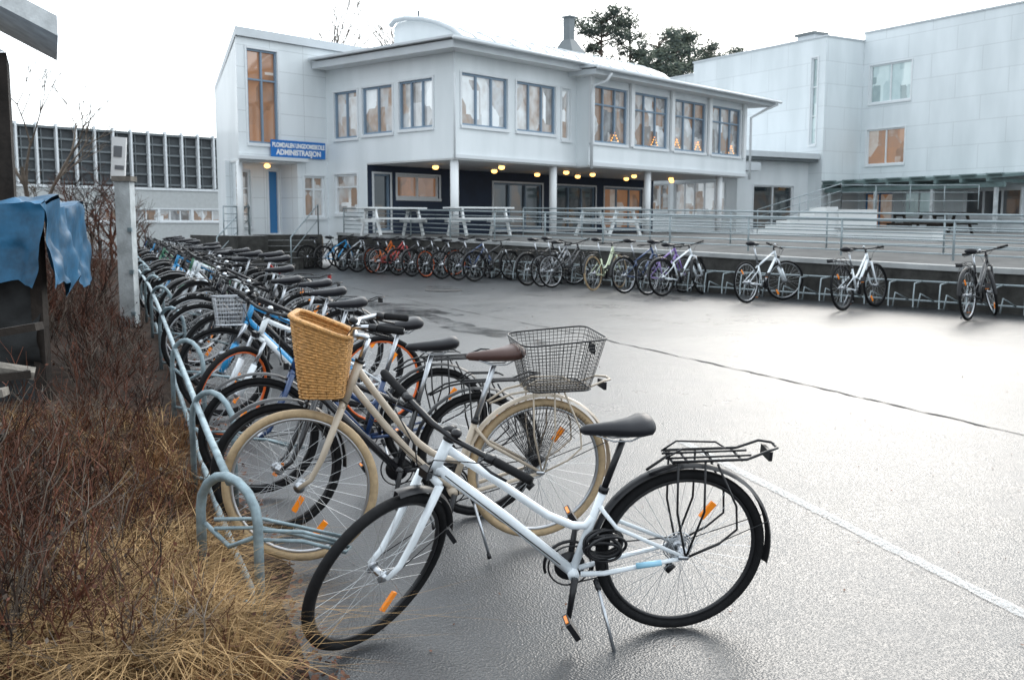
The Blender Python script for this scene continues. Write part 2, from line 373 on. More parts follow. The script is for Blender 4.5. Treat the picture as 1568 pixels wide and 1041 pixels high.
def wicker_basket(mb,c,hx,hy,h):
    base=rrect(hx,hy,5,.5); n=len(base); tp=.74
    def pt(i,t,o=0):
        k=tp+(1-tp)*t; p=base[i%n]; L=math.hypot(*p); q=1+o/L
        return (c[0]+p[0]*k*q,c[1]+p[1]*k*q,c[2]+h*t+ .05*t*p[0]/hx)
    rings=26
    for k in range(rings):
        t=k/(rings-1); mb.tube([pt(i,t,.0022*(1 if (i+k)%2 else -1)) for i in range(n)],.0072,'wicker',5,closed=True)
    for i in range(0,n,2): mb.tube([pt(i,0,.003),pt(i,.5,.003),pt(i,1,.003)],.004,'wicker',4)
    for o in(-.006,.006): mb.tube([pt(i,1.0,o) for i in range(n)],.011,'wicker',6,closed=True)
    vs=[pt(i,.02) for i in range(n)]; mb.add(vs,[tuple(range(n))],'wicker')
def bicycle(name,pos,yaw,lean=4,steer=10,style='step',col='paint_black',L=1.08,r=.345,tyre='rubber',rim='rim_black',fend=True,ffend=True,rack=True,
            sad='saddle_black',bar='flat',barw=.30,lod=1,front_basket=None,rear_basket=False,sh=.90,bh=0,lock=False,fork=None,accent=None,crank=-75,fendcol='plastic_black',tail=True,dz=0,head=69,skirt=False,rackx0=.27,sadx=-.01,fa=None):
    mb=MB(); n=[12,7,5][lod]; fork=fork or col
    Rr=V((0,0,r)); F=V((L,0,r)); BB=V((.445,0,.285)); Sd=V((-.30,0,.954))
    ha=rad(head); a=V((-math.cos(ha),0,math.sin(ha))); p=V((math.sin(ha),0,math.cos(ha)))
    A0=F-p*.05; crown=A0+a*(r+.062); h0=crown+a*.015; h1=h0+a*(.15+bh*.4); st=h1+a*(.05+bh*.5)
    ST=BB+Sd*.37; tr=.0165
    k=1.25 if style!='step' else 1.35
    mb.tube([h0-a*.01,h1+a*.005],.0215,col,n)
    mb.tube([BB,ST],tr,col,n)
    if style=='step':
        mb.tube([h0+a*.035,h0+a*.035+(BB-h0)*.5+V((0,0,-.01)),BB],tr*k,col,n)
        j=BB+Sd*.20
        q0=h1-a*.03; mb.tube([q0,q0.lerp(j,.35)+V((0,0,-.02)),q0.lerp(j,.7)+V((0,0,-.045)),q0.lerp(j,.88)+V((0,0,-.03)),j+V((.015,0,.01)),j+Sd*.05],tr,col,n)
        sstop=BB+Sd*.30
    elif style=='loop':
        for off,sag in((.03,.14),(-.09,.09)):
            q0=h1-a*(.03 if off>0 else .11); q1=BB+Sd*(.16 if off>0 else .02)
            mb.tube([q0+(q1-q0)*t+V((-.04*math.sin(math.pi*t),0,-sag*math.sin(math.pi*t))) for t in[i/8 for i in range(9)]],tr*1.02,col,n)
        sstop=BB+Sd*.34
    else:
        mb.tube([h0+a*.02,BB],tr*1.35,col,n); mb.tube([h1-a*.025,ST-Sd*.03],tr*1.05,col,n); sstop=ST-Sd*.03
    if accent:
        q0=h0+a*.035
        if style!='step': mb.tube([q0+(BB-q0)*.25+V((0,.002,0)),q0+(BB-q0)*.7+V((0,.002,0))],tr*k*1.03,accent,n)
        mb.tube([V((.10,.068,r-.013)),V((.20,.0615,r-.026))],.0125,accent,n)
    mb.tube([BB+V((0,-.035,0)),BB+V((0,.035,0))],.023,col,n)
    for sy in(-1,1):
        hub=Rr+V((.0,sy*.062,0))
        mb.tube([BB+V((-.03,sy*.025,0)),BB+V((-.12,sy*.045,.01)),hub],[.012,.0105,.009],col,max(5,n-3))
        mb.tube([sstop+V((-.005,sy*.012,0)),sstop+V((-.07,sy*.045,-.08)),hub],[.009,.009,.008],col,max(5,n-3))
        mb.tube([hub+V((-.012,0,0)),hub+V((.03,0,.004))],.012,'steel',5)
    sp=BB+Sd*((sh-.05-BB.z)/Sd.z); mb.tube([ST-Sd*.02,sp],.0135,'plastic_black' if lod==0 and col!='paint_beige' else 'steel',n)
    mb.tube([ST-Sd*.012,ST+Sd*.012],.02,'plastic_black',n)
    saddle(mb,(sp.x+sadx,0,sp.z+.05),sad)
    wheel(mb,Rr,r,tyre,rim,lod)
    cy=-.048; cr=.088
    mb.tube(arc(V((BB.x,cy,BB.z)),cr,0,2*math.pi*.96,24,cy),.004,'plastic_black',4,closed=True)
    mb.tube([(BB.x,cy-.003,BB.z),(BB.x,cy+.003,BB.z)],cr*.72,'plastic_black',18)
    for i,q in enumerate((.042,.034,.027)): mb.tube([(0,cy+.004*i-.004,r),(0,cy+.004*i,r)],q,'steel',16)
    for s_ in(1,-1): mb.tube([(BB.x,cy,BB.z+s_*cr*.97),(0,cy,r+s_*.036 - (.0 if s_>0 else .03))],.0035,'rim_black',4)
    mb.tube([(0,cy-.01,r-.02),(.012,cy-.012,r-.07),(.03,cy-.012,r-.10)],.009,'plastic_black',5)
    if lod==0:
        mb.tube(arc(V((BB.x,cy-.014,BB.z)),cr+.014,rad(-20),rad(200),16,cy-.014),.007,'plastic_black',6)
        for q_,w2 in((.062,.0),(.052,.004),(.044,.008)): mb.tube(arc(V((0,-.034+w2,r)),q_,0,2*math.pi*.95,20,-.034+w2),.0028,'steel',4,closed=True)
        mb.tube([(-.0,cy-.02,r-.10),(.03,cy-.02,r-.13)],.016,'plastic_black',8)
        q0=h0+a*.035
        for t_ in(.42,.55): ell(mb,q0.lerp(BB,t_)+V((.006,0,.022)),(.005,.005,.004),'steel',6,3)
        mb.tube([q0.lerp(BB,.06)+V((0,.022,0)),q0.lerp(BB,.9)+V((0,.024,.0))],.0022,'plastic_black',4)
    ca=rad(crank)
    for sy,aa in((1,ca),(-1,ca+math.pi)):
        e=V((BB.x+.17*math.cos(aa),sy*.075,BB.z+.17*math.sin(aa)))
        mb.tube([V((BB.x,sy*.055,BB.z)),e],[.015,.011],'plastic_black' if lod<2 else 'rim_black',6)
        mb.tube([e,e+V((0,sy*.05,0))],.006,'steel',5)
        mb.box(e+V((0,sy*.06,0)),(.085,.075,.022),'plastic_black',R=Matrix.Rotation(-1.0,3,'Y'))
        if lod<2:
            for sx in(-.044,.044): mb.box(e+Matrix.Rotation(-1.0,3,'Y')@V((sx,0,0))+V((0,sy*.06,0)),(.004,.05,.012),'reflector',R=Matrix.Rotation(-1.0,3,'Y'))
    mb.tube([(.36,.05,.27),(.355,.09,.25)],.012,'plastic_black',6)
    mb.tube([(.355,.085,.25),(.30,.19,.012)],.0075,'steel',6); mb.tube([(.302,.187,.02),(.298,.192,-.004)],.011,'plastic_black',6)
    if fend:
        fender(mb,Rr,r+.016,rad(-8) if lod else rad(12),rad(178) if lod else rad(192),fendcol,[26,16,10][lod])
        if lod<2:
            for sy in(-.03,.03): mb.tube([(0,sy*2,r),((r+.02)*math.cos(rad(160)),sy,r+(r+.02)*math.sin(rad(160)))],.0025,'plastic_black',4)
            fr_=V(((r+.028)*math.cos(rad(166)),0,r+(r+.028)*math.sin(rad(166))))
            if tail: mb.box(fr_,(.012,.04,.05),'reflector_red')
    if skirt:
        for sy in(-.045,.045):
            for i in range(26):
                aa=rad(50+i*3.4); q=V((0,sy,r))+V((math.cos(aa)*(r-.02),0,math.sin(aa)*(r-.02)))
                mb.tube([(.03,sy,r+.02),q],.0016,'plastic_black',3,cap=False)
            for k_ in range(1,9): mb.tube(arc(V((0,sy,r)),.04+k_*.033,rad(50),rad(137),12,sy),.0016,'plastic_black',3)
    if rack:
        z=2*r+.055; rc='plastic_black' if col!='paint_beige' else 'paint_beige'
        q=.0058 if lod<2 else .007
        for sy in(-1,1):
            mb.tube([(rackx0,sy*.02,z-.06),(rackx0-.1,sy*.05,z-.01),(.08,sy*.06,z+.004),(-.22,sy*.06,z+.004),(-.31,sy*.055,z+.035),(-.355,sy*.03,z+.035),(-.355,0,z+.035)],q,rc,6)
            mb.tube([(.0,sy*.066,r),(-.06,sy*.07,r+.2),(-.05,sy*.062,z)],q*.85,rc,5)
            if lod<2:
                mb.tube([(.0,sy*.066,r),(.05,sy*.068,r+.2),(.06,sy*.062,z)],q*.85,rc,5)
                mb.tube([(.0,sy*.066,r),(-.13,sy*.075,r+.06),(-.20,sy*.075,r+.12),(-.19,sy*.072,r+.22),(-.10,sy*.064,z-.01)],q*.85,rc,5)
            mb.tube([(.10,sy*.025,z+.006),(-.25,sy*.025,z+.006)],q*.8,rc,5)
        for x in(.08,.02,-.08,-.20): mb.tube([(x,-.06,z),(x,.06,z)],q*.9,rc,5)
        if lod<2:
            mb.tube([(.10,-.035,z+.012),(.04,-.04,z+.05),(-.12,-.03,z+.045),(-.15,0,z+.03),(-.12,.03,z+.045),(.04,.04,z+.05),(.10,.035,z+.012)],.0042,rc,5)
            mb.box((-.325,0,z+.005),(.014,.09,.04),'reflector_red' if tail else 'plastic_black')
    if lock:
        for i in range(8):
            cc=V((BB.x-.11+R.uniform(-.015,.015),.03+i*.008,BB.z+.14+R.uniform(-.015,.012))); rr=.058+R.uniform(-.012,.008); tl=R.uniform(-.35,.35)
            mb.tube([cc+V((rr*1.2*math.cos(t),.02*math.sin(t*1+i)+tl*.04*math.sin(t),rr*.75*math.sin(t))) for t in[2*math.pi*k/22 for k in range(22)]],.0062,'plastic_black',6,closed=True)
    if rear_basket: wire_basket(mb,(-.07,0,2*r+.065),.215,.17,.25,'plastic_black',.72,.0016,15,slope=-.06); mb.box((-.262,0,2*r+.25),(.006,.07,.05),'plastic_black')
    S=Matrix.Translation(A0)@Matrix.Rotation(rad(steer),4,a)@Matrix.Translation(-A0); mb.M=S
    wheel(mb,F,r,tyre,rim,lod)
    w_=.052
    mb.tube([crown+V((0,-w_,0)),crown+V((0,0,.012)),crown+V((0,w_,0))],.0155,fork,n)
    ft=.0165
    for sy in(-1,1):
        if style=='mtb':
            mid=crown.lerp(F,.42); mb.tube([crown+V((0,sy*w_*1.2,0)),mid+V((0,sy*w_*1.2,0))],.0145,'steel',n); mb.tube([mid+V((0,sy*w_*1.2,0)),F+V((0,sy*w_*1.15,0))],[.023,.02],fork,n)
        else:
            mb.tube([crown+V((0,sy*w_,0)),crown.lerp(A0,.6)+V((0,sy*w_*1.05,0)),crown.lerp(A0,.86)+p*.012+V((0,sy*w_*1.05,0)),F+V((0,sy*w_,0))],[ft,ft*.9,ft*.75,ft*.6],fork,n)
    mb.tube([crown,h0],.018,fork,n)
    mb.tube([h1,st],.0135,'steel' if bar!='flat' else 'plastic_black',n); mb.tube([h1,h1+a*.014],.024,'plastic_black',n)
    if fend and ffend:
        f0,f1=fa or (48,186)
        fender(mb,F,r+.016,rad(f0),rad(f1),fendcol,[22,14,9][lod])
        for sy in(-.03,.03): mb.tube([F+V((0,sy*1.9,0)),F+V(((r+.018)*math.cos(rad(f1-10)),sy,(r+.018)*math.sin(rad(f1-10))))],.0025,'plastic_black',4)
    fc=st+V((.055,0,.012)); mb.tube([st,st+V((.02,0,.01)),fc],.015,'plastic_black' if bar=='flat' else 'steel',n)
    bm='plastic_black' if bar=='flat' else 'steel'
    if bar=='flat':
        P=[fc+V((-.045,-barw,.018)),fc+V((-.02,-barw*.6,.012)),fc+V((0,-.06,0)),fc,fc+V((0,.06,0)),fc+V((-.02,barw*.6,.012)),fc+V((-.045,barw,.018))]
        gr=[(P[0],P[0].lerp(P[1],1.0 if lod==0 else .85)),(P[6],P[6].lerp(P[5],1.0 if lod==0 else .85))]
    else:
        P=[]
        for sy in(-1,1):
            q=[fc,fc+V((.015,sy*.07,.015)),fc+V((.0,sy*.17,.06)),fc+V((-.07,sy*.24,.07)),fc+V((-.23,sy*.27,.055))]
            P=P if sy==1 else [x for x in reversed(q)]
            if sy==1: P=P+q[1:]
        gr=[(P[0],P[0].lerp(P[1],.75)),(P[-1],P[-1].lerp(P[-2],.75))]
    mb.tube(P,.0112,bm,n)
    gq=[.0175,.0165,.0135][lod]
    for g0,g1 in gr:
        mb.tube([g0,g0.lerp(g1,.08),g0.lerp(g1,.5),g0.lerp(g1,.92),g1],[gq*.8,gq,gq*.93,gq,gq*.8],'rubber',n)
        d=(g1-g0).normalized(); e=g1+d*.035
        mb.tube([g1,e],.019 if lod<2 else .015,'plastic_black',7)
        mb.tube([e,e+V((.035,0,-.01)),e+V((.04,0,-.02))-d*.06,e+V((.03,0,-.03))-d*.12],.0055,'plastic_black',5)
    if lod<2:
        ell(mb,P[-3]+V((0,0,.03)) if len(P)>6 else fc,(.022,.022,.018),'steel' if lod else 'plastic_black')
        for sy,e in((-1,gr[0][1]),(1,gr[1][1])):
            mb.tube([e+V((.03,0,0)),e+V((.10,-sy*.05,.01)),fc+V((.09,sy*.05,-.06)),h0+V((.06,sy*.03,.06)),h0+V((-.02,sy*.03,.0))],.0028,'plastic_black',4)
        mb.box(crown+p*.035+V((0,0,.03)),(.03,.045,.04),'plastic_black')
        for aa in (rad(200+L*40),):
            mb.box(F+V((.23*math.cos(aa),0,.23*math.sin(aa))),(.09,.012,.028),'reflector',R=Matrix.Rotation(-aa+math.pi/2+.5,3,'Y'))
    else:
        mb.tube([gr[0][1],fc+V((.08,-.05,-.06)),h0],.003,'plastic_black',3)
    if front_basket=='wicker': wicker_basket(mb,(fc.x+.155,0,fc.z-.27),.13,.172,.325)
    if front_basket=='wire': wire_basket(mb,(fc.x+.14,0,fc.z-.22),.12,.16,.22,'steel',.8,.0025,7)
    mb.M=None
    if lod<2:
        mb.box((.20*math.cos(rad(120)),0,r+.2*math.sin(rad(120))),(.08,.012,.026),'reflector',R=Matrix.Rotation(.9,3,'Y'))
        if tail: mb.tube([(sp.x+.01,.0,sp.z-.06),(sp.x-.03,.0,sp.z-.10)],.012,'reflector_red',6)
    x,y=pos; M=Matrix.Translation((x,y,zg(x,y)+.002+dz))@Matrix.Rotation(rad(yaw),4,'Z')@Matrix.Rotation(-rad(lean),4,'X')
    return mb.obj(name,M=M)

bicycle('bicycle',(.672,3.97),189,lean=10,steer=43,style='step',col='paint_white',L=1.228,r=.355,lod=0,lock=True,accent='paint_sky',barw=.40,sh=.892,crank=-82,head=66,tail=False,rackx0=.16,sadx=.02,fa=(96,178))
bicycle('bicycle',(.12,4.96),197,lean=6,steer=-14,style='loop',col='paint_beige',L=1.18,r=.367,lod=0,tyre='rubber_cream',rim='rim_silver',sad='saddle_brown',bar='city',front_basket='wicker',rear_basket=True,sh=.965,bh=.14,fendcol='paint_beige',ffend=False,dz=.03,tail=False,skirt=True)
def rowbike(y,**k):
    yaw=k.pop('yaw',200); L=k.get('L',1.08); d=V((math.cos(rad(yaw)),math.sin(rad(yaw))))
    f=V((rackx(y)+k.pop('off',.36),y)); q=f-d*L
    bicycle('bicycle',(q.x,q.y),yaw,**k)
rowbike(5.05,yaw=197,lean=-3,steer=12,col='paint_black',style='diamond',lod=1,sh=.95,fend=True,tail=False)
rowbike(5.7,yaw=203,lean=4,steer=-8,col='paint_navy',style='step',lod=1,sh=.96,tail=False)
rowbike(6.85,yaw=206,lean=4,steer=34,col='paint_white',style='mtb',fork='paint_white',accent='paint_blue',rim='rim_orange',lod=1,fend=False,rack=False,sh=.93,off=.34,tail=False)
rowbike(7.55,yaw=199,lean=-2,steer=-10,col='paint_blue',style='mtb',lod=1,fend=False,rack=False,front_basket='wire',sh=.93,tail=False)
cols=['paint_black']*8+['paint_grey','paint_navy','paint_blue','paint_white','paint_black','paint_green']
y=8.25
while y<28:
    rowbike(y,yaw=203+R.uniform(-9,9),lean=R.uniform(-6,7),steer=R.uniform(-45,45),col=R.choice(cols),style=R.choice(['diamond','mtb','step','diamond','step']),
        lod=1 if y<11 else 2,fend=R.random()<.6,rack=R.random()<.5,rim=R.choice(['rim_black','rim_silver','rim_black']),sh=R.uniform(.84,.97),off=R.uniform(.25,.5),L=1.06,barw=R.uniform(.26,.31),tail=R.random()<.2)
    y+=R.uniform(.5,.74)
D=V((.603,-.797)); Wn=V((.797,.603)); W0=V((-5,29))
wb=[(-1.0,'paint_black'),(0,'paint_blue'),(1.0,'paint_white'),(2.0,'paint_black'),(2.7,'paint_orange'),(3.2,'paint_red'),(4.1,'paint_black'),(4.8,'paint_black'),(5.4,'paint_black'),(6.2,'paint_black'),(6.9,'paint_navy'),(7.6,'paint_black'),
 (9.5,'paint_black'),(9.95,'paint_grey'),(10.35,'paint_black'),(11.45,'paint_lime'),(12.5,'paint_navy'),(13.1,'paint_purple'),(13.5,'paint_white'),(15.4,'paint_white'),(17.2,'paint_white'),(19.1,'paint_black')]
for t,c in wb:
    yaw=math.degrees(math.atan2(Wn.y,Wn.x))+R.uniform(2,20); d=V((math.cos(rad(yaw)),math.sin(rad(yaw))))
    q=W0+D*t-d*.55
    bicycle('bicycle',(q.x,q.y),yaw,lean=R.uniform(3,7),steer=R.uniform(-35,35),col=c,style=R.choice(['diamond','mtb','step']) if c!='paint_lime' else 'loop',lod=2 if t<14 else 1,
        tyre='rubber_cream' if c=='paint_lime' else 'rubber',fend=R.random()<.6,rack=R.random()<.5,rim='rim_orange' if t in(2.7,5.4) else R.choice(['rim_black','rim_silver']),sh=R.uniform(.9,1.0),L=1.06,tail=False)

# ------------------------------------------------------------------ bicycle racks
g=MB()
def rp(y,off=0,z=0): return V((rackx(y)+off,y,zg(rackx(y),y)+z))
g.tube([rp(4.1,.0,.58)]+[rp(yy,0,.56) for yy in(5,6,8,10,12,16,20,28)],.0185,'galv',8)
g.tube([rp(3.95,.10,.06)]+[rp(yy,.05,.12) for yy in(5,6,8,10,12,16,20,28)],.0185,'galv',8)
def hoop(c,dv,w,h,r):
    A=V((c.x-dv.x*w/2,c.y-dv.y*w/2,c.z));B=V((c.x+dv.x*w/2,c.y+dv.y*w/2,c.z)); pts=[A]
    for i in range(9):
        t=math.pi*i/8; m_=(A+B)/2; pts.append(V((m_.x-dv.x*w/2*math.cos(t),m_.y-dv.y*w/2*math.cos(t),c.z+h-w*.45+w*.45*math.sin(t))))
    pts.append(B); g.tube(pts,r,'galv',10)
yy=4.07;first=True
while yy<28:
    c=V((-1.185,4.05,-.06)) if first else rp(yy,.08,-.03)
    dv=V((.8,-.6,0)); hoop(c,dv,.38,.68,.021 if first else .017)
    if yy<14:
        pr=V((.92,.37,0)); s_=V((.8,-.6,0))
        A=c+s_*.16+V((0,0,.44)); Bq=c-s_*.10+V((0,0,.44))
        for hz in((0,.04) if first else (0,)):
            h_=V((0,0,hz)); g.tube([A+h_,A+pr*.2+V((0,0,-.03))+h_,A+pr*.38+V((0,0,-.10))+h_,A+pr*.42+V((-.03,.08,-.11))+h_,Bq+pr*.38+V((0,0,-.08))+h_,Bq+pr*.2+V((0,0,-.02))+h_,Bq+h_],.0085,'galv',7)
        g.tube([c-s_*.16+V((0,0,.45)),c+V((0,0,.38)),c+s_*.16+V((0,0,.45))],.011,'galv',6)
        g.tube([c-s_*.16+V((0,0,.16)),c+s_*.16+V((0,0,.16))],.011,'galv',6)
    yy+=1.75 if not first else 1.5; first=False
g.obj('bicycle_rack')
g=MB()
def wp(t,off,z):
    q=W0+D*t+Wn*off; return V((q.x,q.y,z))
gz=.37
for h in(.42,.12): g.tube([wp(-1.5,.86,gz+h),wp(24,.86,gz+h)],.016,'galv_far',5)
t=-1.2
while t<23.5:
    g.tube([wp(t,.86,gz+.42),wp(t+.05,.55,gz+.40),wp(t+.08,.48,gz+.2),wp(t+.08,.48,gz+.04),wp(t+.16,.48,gz+.04),wp(t+.18,.5,gz+.25),wp(t+.2,.86,gz+.12)],.012,'galv_far',5)
    t+=.42
g.obj('bicycle_rack')

# ------------------------------------------------------------------ retaining wall, terrace, railings
def wz(t): return 1.42-.40*max(0,min(1,(t+2)/21))
e=.97
g=MB(); vs=[];N=14
for i in range(N+1):
    t=-2.0+28*i/N
    for off,z in((e,0),(e,wz(t)-.08),(e-.03,wz(t)-.08),(e-.03,wz(t)),(e+.25,wz(t))): vs.append(wp(t,off,z))
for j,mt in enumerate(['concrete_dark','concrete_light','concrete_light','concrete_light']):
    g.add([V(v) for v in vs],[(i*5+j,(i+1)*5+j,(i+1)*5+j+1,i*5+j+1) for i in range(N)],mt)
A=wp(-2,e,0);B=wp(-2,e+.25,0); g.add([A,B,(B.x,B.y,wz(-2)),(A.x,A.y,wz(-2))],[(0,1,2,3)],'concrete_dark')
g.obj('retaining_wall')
g=MB(); vs=[]
for i in range(N+1):
    t=-2.0+28*i/N; a0=wp(t,e+.24,wz(t)-.004); vs.append(a0); k=wp(t,e+3,1.36 if t<12 else 1.36-.2*min(1,(t-12)/8)); vs.append(k)
    far=wp(t,e+45,1.36); vs.append(far)
g.add(vs,[(i*3+j,(i+1)*3+j,(i+1)*3+j+1,i*3+j+1) for i in range(N) for j in(0,1)],'terrace_paving') 
g.obj('terrace_paving')
def railing(g,P0,P1,z0,z1,h,sp,rails,r=.02,mat='galv_far',h1=None):
    L=(V(P1)-V(P0)).length; k=max(1,int(L/sp)); h1=h if h1 is None else h1
    pt=lambda s_,q:V((P0[0]+(P1[0]-P0[0])*s_,P0[1]+(P1[1]-P0[1])*s_,z0+(z1-z0)*s_+q*(h+(h1-h)*s_)))
    for i in range(k+1): g.tube([pt(i/k,0),pt(i/k,1)],r,mat,5)
    g.tube([pt(0,1),pt(1,1)],r*1.15,mat,6)
    for q in rails: g.tube([pt(0,q),pt(1,q)],r*.6,mat,4)
g=MB(); a0=wp(-1.8,e+.12,0); b0=wp(24,e+.12,0)
railing(g,(a0.x,a0.y),(b0.x,b0.y),wz(-2),wz(24),.74,1.9,[.16,.33,.5,.67,.83],h1=.56); g.obj('ramp_railing')
g=MB(); a0=wp(5,e+1.9,0); b0=wp(24,e+1.9,0)
railing(g,(a0.x,a0.y),(b0.x,b0.y),1.30,1.08,.8,2.3,[.2,.4,.6,.8],.018,h1=.6)
g.obj('ramp_railing')

# ------------------------------------------------------------------ school building (main)
O=(-1.6,28,0); ang=math.atan2(.745,.667)
MM=Matrix.Translation(O)@Matrix.Rotation(ang,4,'Z')
SB=empty('school_building',MM)
def child(g,name): 
    o=g.obj(name); o.parent=SB; return o
g=MB()
gl='glowglass_upper'
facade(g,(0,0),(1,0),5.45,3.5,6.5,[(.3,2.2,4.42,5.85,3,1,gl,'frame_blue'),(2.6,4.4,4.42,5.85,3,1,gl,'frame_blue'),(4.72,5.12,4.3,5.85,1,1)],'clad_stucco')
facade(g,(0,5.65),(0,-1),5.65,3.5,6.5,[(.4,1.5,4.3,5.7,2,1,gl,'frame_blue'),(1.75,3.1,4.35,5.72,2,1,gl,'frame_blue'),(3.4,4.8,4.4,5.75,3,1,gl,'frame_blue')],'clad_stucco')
facade(g,(5.45,-.5),(1,0),10.0,3.5,6.3,[(.15,2.05,4.25,6.0,3,2,'glowglass_warm','frame_blue'),(2.4,4.45,4.25,6.0,3,2,'glowglass_warm','frame_blue'),(4.85,6.95,4.25,6.0,3,2,'glowglass_warm','frame_blue'),(7.4,9.5,4.25,6.0,3,2,'glowglass_warm','frame_blue')],'clad_stucco')
facade(g,(5.45,0),(0,-1),.5,3.5,6.3,[],'clad_stucco')
facade(g,(15.45,-.5),(0,1),9,3.5,6.3,[],'clad_stucco')
facade(g,(15.45,9),(-1,0),15.45,1.3,6.3,[],'clad_stucco')
for x in(5.5,7.68,10.1,12.6,15.15): g.bx(x-.09,x+.09,-.62,-.53,4.2,6.3,'column_paint')
g.bx(5.35,15.55,-.56,-.502,3.5,3.62,'gutter'); g.bx(-.06,5.40,-.06,-.002,3.5,3.60,'gutter')
g.prism([(0.02,.02),(5.47,.02),(5.47,-.48),(15.4,-.48),(15.4,3.9),(.02,3.9)],3.46,3.52,'soffit')
facade(g,(0,3.73),(1,0),15.4,1.3,3.46,[(.25,.9,1.5,3.2,1,1,'glowglass_dark','frame_blue'),(1.2,3.0,2.5,3.2,2,1,'glowglass_orange'),(5.6,8.2,1.5,3.1,3,1,'glowglass_dark','frame_blue'),(9.0,11.4,1.5,3.1,3,1,'glowglass_dark','frame_blue'),(12.0,14.6,1.5,3.1,3,1,'glowglass_orange','frame_blue')],'navy_wall')  # orange panes paint in a reflected sunset and warm interior light
facade(g,(0,5.65),(0,-1),1.92,1.3,3.5,[(.35,1.45,2.0,3.2,1,2,'glowglass_warm')],'clad_stucco')
child(g,'walls')
g=MB()
zt=7.4; tx=-3.2
facade(g,(tx,5.65),(1,0),8.2,3.55,zt-.35,[(.35,1.4,4.05,6.75,2,2,'glowglass_orange','frame_blue')],'clad_white')
BL=(-2.25,8.35)
g.add([(tx,5.65,3.4),(tx,5.65,zt-.3),(BL[0],BL[1],5.9),(BL[0],BL[1],0),(tx+.2,5.65+.5,0),(tx+.2,5.65+.5,3.4)],[(0,1,2,3,4,5)],'clad_stucco')
g.add([(tx-.06,5.55,zt-.35),(5,5.55,zt-.35),(5,5.55,zt-.1),(tx-.06,5.55,zt-.1),(BL[0],BL[1],5.95),(5,8.5,5.95),(BL[0],BL[1],5.75)],[(0,1,2,3),(3,2,5,4),(3,4,6,0)],'roof_edge')
g.add([(5,5.65,5),(5,8.5,5),(5,8.5,5.9),(5,5.65,zt-.3)],[(0,1,2,3)],'clad_white')
facade(g,(-1.15,5.65),(1,0),1.15,1.3,3.55,[(.25,1.0,1.9,3.15,2,2,'glowglass_warm')],'clad_white')
facade(g,(-3.1,6.55),(1,0),1.95,1.3,3.55,[(.3,.85,1.6,3.3,1,2,'glowglass_warm'),(1.5,1.93,1.34,3.35,1,1,'door_blue')],'clad_white')
g.add([(-1.15,5.65,1.3),(-1.15,6.55,1.3),(-1.15,6.55,3.55),(-1.15,5.65,3.55)],[(0,1,2,3)],'clad_white')
g.prism([(tx+.02,5.67),(-1.15,5.67),(-1.15,6.6),(-2.9,6.6)],3.5,3.56,'soffit')
g.prism([(tx-.15,5.4),(-.9,5.4),(-.9,5.64),(tx-.06,5.64)],3.56,3.66,'gutter')
g.tube([(-3.1,5.8,1.0),(-3.1,5.8,3.5)],.09,'column_paint',12)
child(g,'tower')
g=MB()
def slab(x0,x1,y0,y1,z,th,rise):
    vs=[(x0,y0,z),(x1,y0,z),(x1,y1,z+rise),(x0,y1,z+rise)]; vs+=[(a_[0],a_[1],a_[2]+th) for a_ in vs]
    g.add(vs,[(0,1,2,3)],'soffit'); g.add(vs,[(0,4,5,1),(1,5,6,2),(2,6,7,3),(3,7,4,0)],'roof_edge'); g.add(vs,[(4,7,6,5)],'roof_metal')
slab(-.55,5.9,-.55,5.6,6.36,.20,.05); slab(-.7,5.75,-.7,5.6,6.60,.06,.05)
slab(5.0,16.6,-1.1,9.3,6.22,.16,.25); slab(4.9,16.7,-1.22,9.3,6.41,.06,.25)
prof=[(.25,6.5),(.45,6.86),(.8,7.12),(1.4,7.38),(2.1,7.58),(2.8,7.69),(3.25,7.69),(3.45,7.56),(3.45,6.4)]
x0,x1=.9,11.6; vs=[(x0,p_[0],p_[1]) for p_ in prof]+[(x1,p_[0],p_[1]) for p_ in prof]; n_=len(prof)
g.add(vs,[(i,i+n_,i+1+n_,i+1) for i in range(n_-1)],'roof_metal',True)
g.add(vs+[(x0,.25,6.4),(x1,.25,6.4)],[tuple(range(n_-1,-1,-1))+(2*n_,),tuple(range(n_,2*n_))+(2*n_+1,)],'clad_stucco')
g.tube([(x0-.12,p_[0],p_[1]+.05) for p_ in prof[:-1]],.08,'roof_edge',6)
x=1.6
while x<11.6: g.tube([(x,p_[0],p_[1]+.01) for p_ in prof[:-1]],.018,'roof_edge',4); x+=.8
g.add([(7.6,1.8,7.2),(8.7,1.8,7.2),(8.7,3.1,7.2),(7.6,3.1,7.2),(7.98,2.3,8.05),(8.3,2.3,8.05),(8.3,2.65,8.05),(7.98,2.65,8.05)],[(0,1,5,4),(1,2,6,5),(2,3,7,6),(3,0,4,7)],'slat_mid')
g.bx(8.0,8.28,2.34,2.62,8.05,8.8,'slat_mid'); g.bx(7.95,8.33,2.28,2.68,8.8,8.85,'slat_mid')
g.bx(1.5,1.55,3.0,3.05,7.6,8.1,'slat_mid')
g.tube([(-.76,-.76,6.56),(5.75,-.76,6.56)],.055,'gutter',6); g.tube([(4.85,-1.28,6.38),(16.7,-1.28,6.38)],.055,'gutter',6)
g.tube([(5.6,-1.25,6.3),(5.55,-1.1,6.05),(5.4,-.72,5.95),(5.36,-.68,5.7),(5.36,-.68,3.4)],.05,'gutter',8)
g.tube([(16.5,-1.25,6.3),(16.2,-.9,6.1),(15.55,-.62,5.75),(15.55,-.62,3.4)],.05,'gutter',8)
g.tube([(-.1,-.12,6.36),(-.1,-.12,3.5)],.03,'gutter',6)
child(g,'roof')
g=MB()
